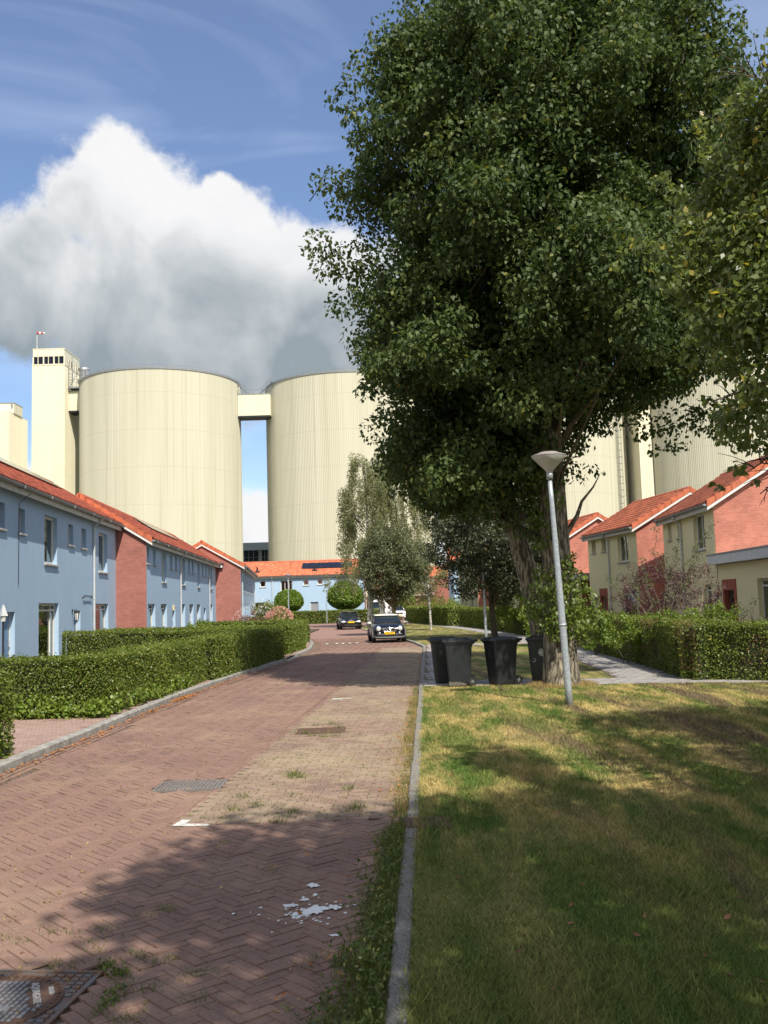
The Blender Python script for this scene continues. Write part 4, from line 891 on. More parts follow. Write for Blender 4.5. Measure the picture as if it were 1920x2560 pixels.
def silo(cx, cy, r, h, label, n=300):
    t = empty('silo', (cx, cy, 0)); tag(t, label, 'silo', 'cream corrugated silos'); 
    ph = []; a = .05
    for i in range(n):
        for f, d in ((0, 0), (.42, 0), (.5, -a), (.92, -a)): ph.append((2*pi*(i+f)/n, r+d))
    m = MB(); k = len(ph); vs = [(rr*cos(q), rr*sin(q), z) for z in (-1, h) for q, rr in ph]
    m.add(vs, [(i, (i+1) % k, k+(i+1) % k, k+i) for i in range(k)]); m.build('wall', M_SILO, t)
    m = MB(); m.lathe([(r+.12, h-.1), (r+.16, h+.35), (r-.3, h+.4), (r*.5, h+1.9), (0, h+2.6)], 96); m.build('roof', M_ZINC, t)
    m = MB(); nn = 60
    for i in range(nn):
        q = 2*pi*i/nn; m.tube([((r-1.5)*cos(q), (r-1.5)*sin(q), h+.4), ((r-1.5)*cos(q), (r-1.5)*sin(q), h+1.3)], .03, 4)
    m.tube([((r-1.5)*cos(2*pi*i/64), (r-1.5)*sin(2*pi*i/64), h+1.3) for i in range(65)], .035, 4, False); m.build('railing', M_ZINC, t)
    return t
s1 = silo(-55.6, 238.6, 19.9, 58.4, 'large cream silo on the left, complete and unhidden')
s2 = silo(-8.4, 247.9, 21.7, 58.0, 'large cream silo in the centre, partly behind the big tree')
s3 = silo(41.2, 241.5, 20.5, 57.0, 'large cream silo with a caged ladder right of the big trunk')
s4 = silo(84.6, 231.0, 20.5, 57.0, 'cream silo at the far right above the olive houses')
# caged ladder on silo three
m = MB(); q = R(-42); lx, ly = 20.6*cos(q), 20.6*sin(q)
ex = Vector((-sin(q), cos(q), 0)); er = Vector((cos(q), sin(q), 0)); p = Vector((lx, ly, 0))
for s in (-.45, .45): m.tube([p+ex*s+er*.3+Vector((0, 0, 3)), p+ex*s+er*.3+Vector((0, 0, 57.5))], .07, 4)
z = 3
while z < 57: m.tube([p+ex*-.45+er*.3+Vector((0, 0, z)), p+ex*.45+er*.3+Vector((0, 0, z))], .04, 4); z += .7
z = 5
while z < 57:
    m.tube([p+ex*(.45*cos(a)*1.2)+er*(.3+.95*sin(a))+Vector((0, 0, z)) for a in [pi*k/6 for k in range(7)]], .045, 4, False); z += 1.6
for s in (30, 90, 150): a = R(s); m.tube([p+ex*(.54*cos(a))+er*(.3+.95*sin(a))+Vector((0, 0, 5)), p+ex*(.54*cos(a))+er*(.3+.95*sin(a))+Vector((0, 0, 57))], .035, 4)
m.build('ladder', M_ZINC, s3)
def box_tower(name, x0, x1, y0, y1, h, label, cat='tower', m_=None, corr=True):
    t = empty(name, (x0, y0, 0)); tag(t, label, cat); W_, D_ = x1-x0, y1-y0; m = MB(); 
    def side(p, q, z0, z1):
        p = Vector(p); q = Vector(q); d = (q-p); L_ = d.length; d.normalize(); n = Vector((d.y, -d.x)); k = max(2, int(L_/.5)); pr = []
        for i in range(k):
            for f, o in ((0, 0), (.45, 0), (.5, -.06), (.95, -.06)): pr.append(p+d*((i+f)/k*L_)+n*o)
        pr.append(q); vs = [(a.x, a.y, z) for z in (z0, z1) for a in pr]; c = len(pr); m.add(vs, [(i, i+1, c+i+1, c+i) for i in range(c-1)])
    side((0, 0), (W_, 0), -1, h); side((W_, 0), (W_, D_), -1, h); side((W_, D_), (0, D_), -1, h); side((0, D_), (0, 0), -1, h); m.add([(0,0,h),(W_,0,h),(W_,D_,h),(0,D_,h)], [(0,1,2,3)])
    m.build('wall', m_ or M_TOWER, t); t['h'] = h; return t
def X(px, Y, py=1150): return at(px, py, Y).x
YT = 232.0; DZ = at(120, 911, YT).z-62.9
tw = box_tower('elevator_tower', X(79, YT), X(162, YT), YT, YT+13, 62.9, 'tall square cream tower with a glazed lookout storey and windsock')
del tw['h']; tw.location.z = DZ; tx0 = X(79, YT); TW = X(162, YT)-tx0; 
m = MB(); m.box(.25, TW-.25, .25, 11.7, 63.0, 64.9); m.build('window_band', M_SOLAR, tw)
m = MB(); m.box(-.05, TW+.05, -.05, 12.05, 62.7, 63.0)
for i in range(7):
    x = .1+i*(TW-.45)/6; m.box(x, x+(.30 if i % 2 == 0 else .14), .02, .30, 63.0, 64.9)
for i in range(9):
    y = .4+i*1.35; m.box(TW-.3, TW-.02, y, y+.22, 63.0, 64.9)
m.build('mullion', M_TOWER, tw)
m = MB()
k = int(TW/.5)
for i in range(k): m.box(.2+i*(TW-.4)/k, .2+(i+.55)*(TW-.4)/k, .02, .1, 65.0, 66.7)
m.box(.2, TW-.2, .08, 11.8, 64.9, 66.75); m.box(.1, TW-.1, 0, 11.9, 66.76, 66.95); m.build('parapet', M_TOWER, tw)
ft = empty('windsock', (tx0+.9, YT+.8, 66.95+DZ)); tag(ft, 'red and white windsock on a thin mast on the tower roof', 'windsock')
MB().tube([(0,0,0),(0,0,4.4)], .07, 6).build('mast', M_WHITE, ft)
M_RW = mat('sock_red', (.5, .03, .05), .7)
for i, mm_ in enumerate((M_RW, M_WHITE, M_RW, M_WHITE)):
    m = MB(); m.tube([(i*.5+.05, 0, 4.2-.02*i), ((i+1)*.5+.05, 0, 4.2-.02*(i+1))], [.36-.05*i, .31-.05*i], 10); m.build('stripe', mm_, ft)
an = empty('antenna', (tx0+TW+.6, YT+4, 66.9+DZ)); tag(an, 'thin whip antenna beside the lookout', 'antenna'); m = MB(); m.tube([(0,0,-8),(0,0,6)], [.10, .03], 6); m.tube([(-7, -3, 0), (-7, -3, 3)], [.05, .03], 5); m.build('mast', M_ZINC, an)
# stair platform and vent stack behind the tower
pl = empty('roof_platform', (tx0+TW+.1, YT+2, DZ+.3)); tag(pl, 'grey steel platform with stairs and round vent beside the tower', 'platform')
m = MB(); m.box(0, 5.6, 0, 6, 56.9, 57.2)
for z in (58.2, 60.6, 62.6): 
    for x in (.2, 2.2, 4.4): m.tube([(x, 0, 57), (x, 0, z+1)], .06, 4)
    m.box(.1, 4.6 if z < 62 else 3, -.02, .05, z, z+.08); m.box(.1, 4.6 if z < 62 else 3, -.02, .05, z+.9, z+.96)
for i in range(10): m.box(.3+.25*i, .6+.25*i, 0, .8, 57.4+.5*i, 57.45+.5*i)
m.build('frame', M_ZINC, pl)
m = MB(); m.lathe([(1.0, 57.2), (1.0, 58.2), (1.7, 58.4), (1.7, 59.2), (1.3, 59.3), (1.3, 61.6), (1.5, 61.7), (1.4, 62.2), (0, 62.4)], 20, (3.6, 1.6, 0)); m.build('vent', mat('bare_metal', (.5, .5, .5), .3, .8), pl)
def bridge(x0, x1, y, z0, z1, label):
    t = empty('conveyor_bridge', (x0, y, z0)); tag(t, label, 'conveyor bridge', 'cream conveyor bridges between the silos')
    m = MB(); L_ = x1-x0; h = z1-z0; k = max(3, int(L_/1.0))
    m.box(0, L_, 0, 4, .4, h)
    for i in range(k): m.box(i*L_/k, (i+.86)*L_/k, -.07, -.003, .4, h)
    m.build('wall', M_TOWER, t); MB().box(-.0, L_, -.2, 4.2, 0, .4).build('underside', M_DARK, t); MB().box(0, L_, -.15, 4.15, h, h+.2).build('roof', M_ZINC, t)
    m = MB(); m.tube([(0, -.1, h+1.2), (L_, -.1, h+1.2)], .04, 4)
    for i in range(k): m.tube([(i*L_/k, -.1, h), (i*L_/k, -.1, h+1.2)], .035, 4)
    m.build('railing', M_ZINC, t)
    for e, s in ((0, 1), (L_, -1)):
        m = MB()
        for dy in (0, 1): m.tube([(e+s*2.6, dy, h+.3), (e-s*.6, dy, h+3.4)], .07, 4); m.tube([(e+s*2.6, dy, h+1.3), (e-s*.6, dy, h+4.4)], .05, 4)
        for i in range(7): m.box(e+s*(2.6-i*.5)-.15, e+s*(2.6-i*.5)+.15, 0, 1, h+.3+i*.48, h+.36+i*.48)
        if L_ > 7: m.build('stairs', M_ZINC, t)
bridge(X(162.5, YT+3, 1000), X(204, YT+3, 1000), YT+3, zz(180, 1031, YT+3), zz(180, 979, YT+3), 'short cream conveyor bridge from the tower to the left silo')
bridge(X(598, 236, 1010)-.3, X(670, 236, 1010)+.6, 236, zz(635, 1043, 236), zz(635, 986, 236), 'cream conveyor bridge joining the left and centre silos')
bb = box_tower('silo_building', X(-60, 215), X(23, 215), 215, 226, zz(12, 1028, 215), 'cream block at the far left edge with a stepped top', 'building'); del bb['h']
m = MB(); hb = zz(12, 1028, 215); w_ = X(23, 215)-X(-60, 215); m.box(.2, w_+.15, 2.2, 7.4, hb+.003, hb+2.3); m.build('upper_block', M_TOWER, bb); m = MB(); m.box(.1, w_+.2, 2.1, 7.5, hb+2.303, hb+2.45); m.box(w_-.6, w_-.1, 2.12, 2.18, hb+1.1, hb+2.2); m.build('roof_edge', M_ZINC, bb)
# narrow tower between silos three and four
nt_ = box_tower('stair_tower', X(1600, 226), X(1632, 226), 226, 240, 56, 'narrow cream shaft standing between the two right-hand silos'); del nt_['h']
# factory hall between the silos
fh = empty('factory_hall', (X(600, 280, 1380), 280, 0)); tag(fh, 'grey factory hall with dark windows between the two left silos', 'factory')
hh = at(640, 1357, 280).z; Lf = X(700, 280, 1380)-X(600, 280, 1380); MB().box(0, Lf, 0, 12, 0, hh-2.2).build('wall', mat('grey_cladding', (.30, .29, .27), .8, noise=.2), fh); MB().box(-.5, Lf+.5, -1.2, 13, hh-2.2, hh).build('roof', mat('pale_blue_roof', (.42, .50, .54), .6), fh)
z1_ = at(640, 1376, 280).z; z0_ = at(640, 1402, 280).z
for a, b in ((610, 646), (654, 669)):
    xa, xb = X(a, 280, 1380)-X(600, 280, 1380), X(b, 280, 1380)-X(600, 280, 1380); w = MB().box(xa, xb, -.06, -.004, z0_, z1_).build('window', M_SOLAR, fh); m = MB(); n = 3 if b-a > 20 else 2
    for i in range(n+1): x = xa+(xb-xa)*i/n; m.box(x-.08, x+.08, -.12, -.062, z0_, z1_)
    m.box(xa, xb, -.12, -.062, z0_+1, z0_+1.1); m.build('frame', M_ZINC, w)
x = X(648, 280, 1380)-X(600, 280, 1380); MB().box(x, x+.8, -.4, -.004, 0, hh-2.21).build('column', M_LCONC, fh)

# ------------------------------------------------------------ hedges
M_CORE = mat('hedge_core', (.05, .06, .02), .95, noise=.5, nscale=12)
def hedge(pts, w, h, label, dens=1000, size=.04, m=None, z0=0.0, seed=0, bright=0, group=None, h2=None, lm=None, twigs=0):
    pts = [Vector((p[0], p[1])) for p in pts]; t = empty('hedge', (0, 0, 0)); tag(t, label, 'hedge', group)
    core = MB(); C = []; O = []; boxes = []
    for a, b in zip(pts[:-1], pts[1:]):
        d = (b-a).normalized(); L = (b-a).length; n = Vector((-d.y, d.x)); boxes.append((a-d*w/2*(1 if a != pts[0] else 0), d, n, L+w/2*((a != pts[0])+(b != pts[-1]))))
    for bi, (a, d, n, L) in enumerate(boxes):
        zb = z0+gz(a.x+d.x*L/2, a.y+d.y*L/2); i = .11; nseg = max(2, int(L/1.5))
        for k in range(nseg):
            q0 = a+d*(i+(L-2*i)*k/nseg); q1 = a+d*(i+(L-2*i)*(k+1)/nseg); zk = z0+gz(*((q0+q1)/2))
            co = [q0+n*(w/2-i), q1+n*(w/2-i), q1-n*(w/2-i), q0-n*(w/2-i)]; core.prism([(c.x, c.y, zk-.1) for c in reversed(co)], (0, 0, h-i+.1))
        faces = [(L*h, 'a'), (L*h, 'b'), (L*w, 't'), (w*h, 'c'), (w*h, 'd')]
        for ar, f in faces:
            k = int(ar*dens); s = rng.uniform(0, 1, k); v = rng.uniform(0, 1, k)
            if f == 'a': al, sd, zz = s*L, np.full(k, w/2), v*h; on = (0, 1, 0)
            elif f == 'b': al, sd, zz = s*L, np.full(k, -w/2), v*h; on = (0, -1, 0)
            elif f == 't': al, sd, zz = s*L, (v-.5)*w, np.full(k, h); on = (0, 0, 1)
            elif f == 'c': al, sd, zz = np.zeros(k), (s-.5)*w, v*h; on = (-1, 0, 0)
            else: al, sd, zz = np.full(k, L), (s-.5)*w, v*h; on = (1, 0, 0)
            P = np.stack([a.x+d.x*al+n.x*sd, a.y+d.y*al+n.y*sd, zz], 1)
            o = np.array([d.x*on[0]+n.x*on[1], d.y*on[0]+n.y*on[1], on[2]])
            O_ = np.repeat(o[None], k, 0); bul = .06*fbm(P, .9, seed)+.03*fbm(P, 4, seed+1); inn = rng.uniform(-.075, .02, k)
            shoot = rng.random(k) < (.08 if f == 't' else .025); inn = inn+shoot*rng.uniform(0, .09, k)
            # rounded top edges
            if f in 'ab': rr = np.clip((zz-(h-.10))/.10, 0, 1)**2*.05
            elif f == 't': rr = np.clip((abs(sd)-(w/2-.10))/.10, 0, 1)**2*.05
            else: rr = 0
            P = P+O_*(bul+inn-rr)[:, None]; keep = np.ones(k, bool)
            for bj, (a2, d2, n2, L2) in enumerate(boxes):
                if bj == bi: continue
                al2 = (P[:, 0]-a2.x)*d2.x+(P[:, 1]-a2.y)*d2.y; sd2 = (P[:, 0]-a2.x)*n2.x+(P[:, 1]-a2.y)*n2.y
                keep &= ~((al2 > .12) & (al2 < L2-.12) & (abs(sd2) < w/2-.12))
            P = P[keep]; O_ = O_[keep]; C.append(P); O.append(O_)
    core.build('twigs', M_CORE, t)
    C = np.concatenate(C); O = np.concatenate(O); g = np.vectorize(gz)(C[:, 0], C[:, 1]); 
    rv = np.clip(.35+.22*fbm(C, 1.1, seed+5)+rng.normal(0, .22, len(C)), 0, .92); rv[rng.random(len(C)) < .02] = 1
    if twigs:     # bare patches showing brown shoots
        bare = (fbm(C, .9, seed+9) > .08) & (C[:, 2] > .25) & (rng.random(len(C)) < twigs); rest = ~bare
        CB = C[bare]; CB[:, 2] += z0; leaves('dry_shoots', CB, size*.8, LM_BROWN, t, .2, O[bare], asp=.3)
        C, O, g, rv = C[rest], O[rest], g[rest], rv[rest]
    C[:, 2] += z0+g
    leaves('foliage', C, size, lm or LM_HEDGE, t, .15, O, rnd=rv, asp=.66)
    return t
hg = 'clipped garden hedges'
hedge([(-5.52, 13.1), (-5.62, 6.0)], .9, 1.1, 'hedge cut off by the left picture edge beside the entrance paving', 1500, .05, z0=.08, seed=1, group=hg)
hedge([(-12.3, 18.6), (-5.55, 17.95), (-5.25, 25.4)], .9, 1.08, 'long front hedge on the left with leafy weeds at its foot', 1900, .046, z0=.08, seed=2, group=hg)
hedge([(-5.0, 25.55), (-4.55, 30.9), (-4.22, 34.4), (-9.9, 36.4)], .85, 1.14, 'second hedge on the left kerb turning back towards the house', 1200, .054, z0=.08, seed=3, group=hg)
hedge([(-10.1, 30.0), (-7.6, 30.9)], .75, 1.25, 'short dividing hedge beside the tall window of the nearest blue house', 1300, .05, z0=.12, seed=4, group=hg)
hedge([(-12.5, 40.9), (-4.3, 38.4), (-4.1, 43.4)], .8, 1.15, 'hedge behind the second entrance on the left', 800, .07, z0=.08, seed=5, group=hg)
hedge([(-4.4, 44.9), (-4.7, 51.2), (-10.5, 54.5)], .8, 1.15, 'left hedge by the flower bed, nearest the parked cars', 650, .08, z0=.08, seed=6, group=hg)
hedge([(-5.5, 54.3), (-7.6, 68.5), (-9.8, 79), (-15.2, 84)], .9, 1.15, 'far left hedge curving away round the bend', 300, .12, z0=.0, seed=7, group=hg)
hedge([(-24, 108.5), (-.7, 106.5)], 1.6, 1.4, 'long low hedge crossing the street end before the blue house', 180, .16, z0=.0, seed=8, group=hg)
hr = 'clipped hedges along the right-hand path'
hedge([(13.5, 17.9), (7.45, 22.1), (8.05, 37.2)], 1.2, 1.3, 'big dark hedge on the right at the corner of the path', 1050, .055, z0=.0, seed=12, group=hr, twigs=.55)
hedge([(10.2, 25.6), (17.5, 21.5)], 1.0, 1.66, 'inner hedge before the flat roofed extension', 380, .08, z0=.0, seed=13, group=hr)
hedge([(8.1, 38.4), (8.0, 49.5)], 1.0, 1.35, 'hedge beside the path behind the big trunk', 380, .09, z0=.0, seed=14, group=hr, twigs=.3)
hedge([(7.95, 50.6), (7.6, 58.6)], 1.0, 1.4, 'brownish hedge stretch beside the path, right of the small dark tree', 300, .10, z0=0, seed=15, group=hr, twigs=.5)
hedge([(7.5, 59.3), (6.95, 67.5), (6.1, 75)], 1.0, 1.45, 'hedge where the path begins to bend, left of the dark small tree', 230, .125, z0=0, seed=16, group=hr)
hedge([(5.65, 76.6), (3.4, 91.8), (2.9, 107)], 1.6, 1.6, 'dense dark hedge at the far end of the path by the white car', 170, .15, z0=0, seed=17, group=hr)

# ------------------------------------------------------------ trees
def inside_profile(levels, n, yc, ry, bias=.55, ecc=1.0):
    """levels: (z, xl, xr); returns points filling that outline with depth ry"""
    zs = np.array([l[0] for l in levels]); xl = np.array([l[1] for l in levels]); xr = np.array([l[2] for l in levels]); o = np.argsort(zs); zs, xl, xr = zs[o], xl[o], xr[o]
    out = []
    while len(out) < n:
        z = rng.uniform(zs[0], zs[-1]); a = np.interp(z, zs, xl); b = np.interp(z, zs, xr); q = rng.uniform(0, 2*pi); r = rng.uniform(0, 1)**bias
        w = (b-a)/2; 
        if rng.random() > (w/4.8): continue
        out.append(((a+b)/2+w*r*cos(q), yc+ry*min(1, w/4.4)*r*sin(q), z))
    return np.array(out)
def big_tree():
    Yt = 22.0; t = empty('big_tree', (3.83, 21.55, .04)); tag(t, 'big old tree with dense dark crown and ivy-like suckers round its trunk', 'tree')
    inv = Matrix.Translation((-3.83, -21.55, -.04))
    lv = [(1285, 1060, 1340), (1240, 985, 1400), (1180, 950, 1420), (1120, 935, 1440), (1060, 925, 1520), (1010, 915, 1660), (950, 900, 1840), (880, 890, 1900), (800, 870, 1930), (720, 860, 1960), (660, 835, 1980), (600, 815, 1990), (540, 835, 1980), (480, 850, 1960),
          (420, 835, 1930), (350, 885, 1900), (280, 885, 1890), (200, 895, 1870), (120, 930, 1850), (40, 1060, 1800), (-60, 1090, 1760), (-180, 1150, 1700), (-300, 1230, 1620), (-380, 1330, 1520)]
    L = []
    for py, a, b in lv:
        p = at(a, py, Yt); q = at(b, py, Yt); L.append((p.z, p.x+.25, q.x-.25))
    bc = inside_profile([(z, a+.2, b-.2) for z, a, b in L], 175, Yt, 4.5, .34)      # boughs
    br_ = rng.uniform(.85, 1.55, len(bc)); kk = np.repeat(np.arange(len(bc)), 13); du = unit(rng.normal(size=(len(kk), 3))); du[:, 2] = du[:, 2]*.62+.05
    cc = np.concatenate([bc[kk]+du*(br_[kk]*rng.uniform(.55, 1.0, len(kk)))[:, None], inside_profile(L, 520, Yt, 4.7, .4)])
    yl = np.array([l[0] for l in lv], float); al = np.array([l[1] for l in lv], float); bl = np.array([l[2] for l in lv], float); oy = np.argsort(yl)
    th = cc[:, 1]*cos(TH)+(cc[:, 2]-EYE)*sin(TH); ux = F*cc[:, 0]/th; uy = F*(-cc[:, 1]*sin(TH)+(cc[:, 2]-EYE)*cos(TH))/th
    vx = 960+ux*cos(RO)-uy*sin(RO); vy = 1280-(ux*sin(RO)+uy*cos(RO)); ok = (vx > np.interp(vy, yl[oy], al[oy])+rng.uniform(-5, 45, len(cc))) & (vx < np.interp(vy, yl[oy], bl[oy])-rng.uniform(-5, 45, len(cc))) & (vy < 1262); cc = cc[ok]
    zL = np.array([l[0] for l in L])[::-1]; xa = np.array([l[1] for l in L])[::-1]; xb = np.array([l[2] for l in L])[::-1]; oz = np.argsort(zL)
    cc = cc[(cc[:, 0] > np.interp(cc[:, 2], zL[oz], xa[oz])-.25) & (cc[:, 0] < np.interp(cc[:, 2], zL[oz], xb[oz])+.3) & (cc[:, 2] > 3.9)]
    # break the outline into boughs: drop clumps where a coarse noise is low near the rim
    f = fbm(cc, .55, 3); keep = f > -.75; cc = cc[keep]
    # explicit sprays that show in the outline
    ex = [(905, 140, 16, .36), (895, 190, 15.8, .5), (1120, 1215, 16, .5), (1180, 1235, 16.2, .5), (1240, 1245, 16, .5), (1300, 1255, 16.2, .5), (1345, 1290, 16, .42), (1200, 1285, 16.4, .4), (1270, 1300, 16.2, .36), (1320, 1335, 16, .3), (1080, 1190, 16, .5), (1030, 1170, 16, .5), (860, 250, 16, .5), (905, 300, 15.6, .6), (815, 450, 16, .45), (850, 470, 16, .6), (800, 610, 16, .5), (830, 660, 15.7, .6), (860, 760, 16, .5), (900, 840, 15.8, .5),
          (1655, 1060, 16, .42), (1690, 1110, 16, .35), (1620, 1000, 16, .5), (1560, 1040, 15.6, .45), (1600, 1080, 16, .35), (1700, 1040, 16, .5), (1780, 1020, 16, .5), (1820, 1060, 16, .4), (1540, 1000, 15.5, .5), (1860, 1040, 16, .4), (1500, 1010, 15.8, .5), (1510, 1070, 16, .3), (1750, 1050, 16, .45), (1580, 980, 15.5, .5), (1640, 1125, 16, .25), (1840, 1010, 16.2, .5), (1790, 1075, 16, .35), (1480, 1170, 16, .18), (1460, 1120, 16, .25), (1450, 1195, 16, .2), (1500, 1185, 16, .14),
          (1005, 1215, 16, .45), (1120, 1255, 16.4, .4), (1060, 1240, 16.2, .45), (1830, 120, 16.5, .5), (1860, 200, 16.5, .6), (1050, 15, 16.5, .6), (1010, 0, 16.4, .3)]
    cx = np.array([tuple(at(a, b, c+5.6)) for a, b, c, d in ex]); rx = np.array([d for *_, d in ex])
    cr = rng.uniform(.34, .66, len(cc)); 
    off = np.array([3.83, 21.55, .04])
    A = np.concatenate([cc, cx])-off; RR = np.concatenate([cr, rx])
    clump_leaves('crown', A, RR, 118, .125, LM_MAIN, t, .55, .8)
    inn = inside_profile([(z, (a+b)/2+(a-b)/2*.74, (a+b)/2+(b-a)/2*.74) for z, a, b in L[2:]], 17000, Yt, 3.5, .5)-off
    leaves('inner_foliage', inn, .30, LM_MAIN, t, .4, rnd=rng.uniform(0, .5, len(inn)))  # only the darker leaf tones, painting the shade inside the crown
    b = MB()     # trunk, second stem, limbs
    tp = [(0, 0, -.1), (0, 0, .0), (.0, 0, .25), (.0, .0, .8), (.02, .02, 1.6), (.03, .05, 2.6), (.0, .05, 3.8), (-.02, .1, 5.2), (-.1, .15, 7), (0, .2, 9), (.15, .2, 11), (.1, .2, 13)]
    n = 28; vs = []; rr = [.47, .44, .385, .35, .335, .32, .31, .29, .24, .18, .12, .05]
    for (x, y, z), r in zip(tp, rr):
        for k in range(n):
            q = 2*pi*k/n; fl = 1+ .10*sin(3*q+1)*max(0, 1-z/1.5)+.05*sin(7*q+z*.7)+.025*sin(13*q+z*2); vs.append((x+r*fl*cos(q), y+r*fl*sin(q), z))
    fs = [(i*n+k, i*n+(k+1) % n, (i+1)*n+(k+1) % n, (i+1)*n+k) for i in range(len(tp)-1) for k in range(n)]; b.add(vs, fs)
    b.tube([(-.12, .75, -.1), (-.2, .75, .8), (-.36, .8, 1.8), (-.62, .9, 3.0), (-.95, 1.0, 4.4), (-1.5, 1.2, 6.4), (-2.0, 1.3, 8.5), (-2.3, 1.3, 10.5)], [.30, .27, .25, .235, .21, .17, .11, .04], 16)
    b.build('trunk', M_BARK, t, True)
    b = MB(); idx = rng.choice(len(A), 85, replace=False)
    for i in idx:
        c = Vector(A[i]); 
        if c.z < 3.4 or (c.x > 1.8 and c.z < 8): continue
        zt = max(3.0, c.z-1.2-.35*sqrt(c.x**2+c.y**2)*random.uniform(.6, 1.4)); o = Vector((0, .1, zt)) if c.x > -1.6 or zt < 3.5 else Vector((-.6-.16*max(0, zt-3), 1.0, zt)); r0 = max(.02, .10*(1-zt/15))*random.uniform(.6, 1.2)
        limb(b, o, c, r0, .008, random.uniform(-.03, .10), 5, .3, 6)
    for i in rng.choice(len(A), 260, replace=False):   # twigs
        c = Vector(A[i]); limb(b, c+Vector((random.gauss(0, .2), random.gauss(0, .2), random.uniform(-.45, -.1))), c+Vector((random.gauss(0, .12), random.gauss(0, .12), .2)), .014, .003, 0, 3, .4, 4)
    b.build('branches', M_BARK2, t, True)
    # suckers round the trunk
    sc = []; sr = []
    for px, py, d, r_ in ((1385, 1460, 15.5, .36), (1350, 1500, 15.6, .42), (1420, 1500, 15.45, .40), (1460, 1510, 15.7, .40), (1490, 1560, 15.8, .30), (1505, 1590, 15.8, .20), (1400, 1545, 15.4, .36), (1440, 1560, 15.5, .36), (1365, 1560, 15.6, .26), (1335, 1530, 15.7, .25), (1405, 1420, 15.6, .26), (1440, 1450, 15.6, .32), (1470, 1610, 15.7, .16), (1510, 1555, 15.7, .16), (1425, 1400, 15.7, .2), (1350, 1430, 15.8, .22), (1390, 1585, 15.45, .2),
                            (1330, 1240, 16, .3), (1340, 1300, 15.7, .26), (1375, 1330, 15.6, .22), (1330, 1180, 16, .3), (1385, 1250, 15.5, .26), (1350, 1360, 15.7, .2)):
        sc.append(tuple(at(px, py, d+5.6)-Vector(off))); sr.append(r_)
    clump_leaves('suckers', np.array(sc), np.array(sr), 120, .10, leafmat('sucker_leaf', (.07, .12, .02), (.17, .22, .045), None, .3, .42), t, .7, 1.0)
    b = MB()
    for c in sc[:17]: limb(b, (random.uniform(-.2, .2), -.25, random.uniform(.5, 1.4)), c, .014, .004, .1, 4, .3, 5)
    b.build('shoots', M_BARK2, t)
    # dry grass ring at the foot
    return t
big_tree()

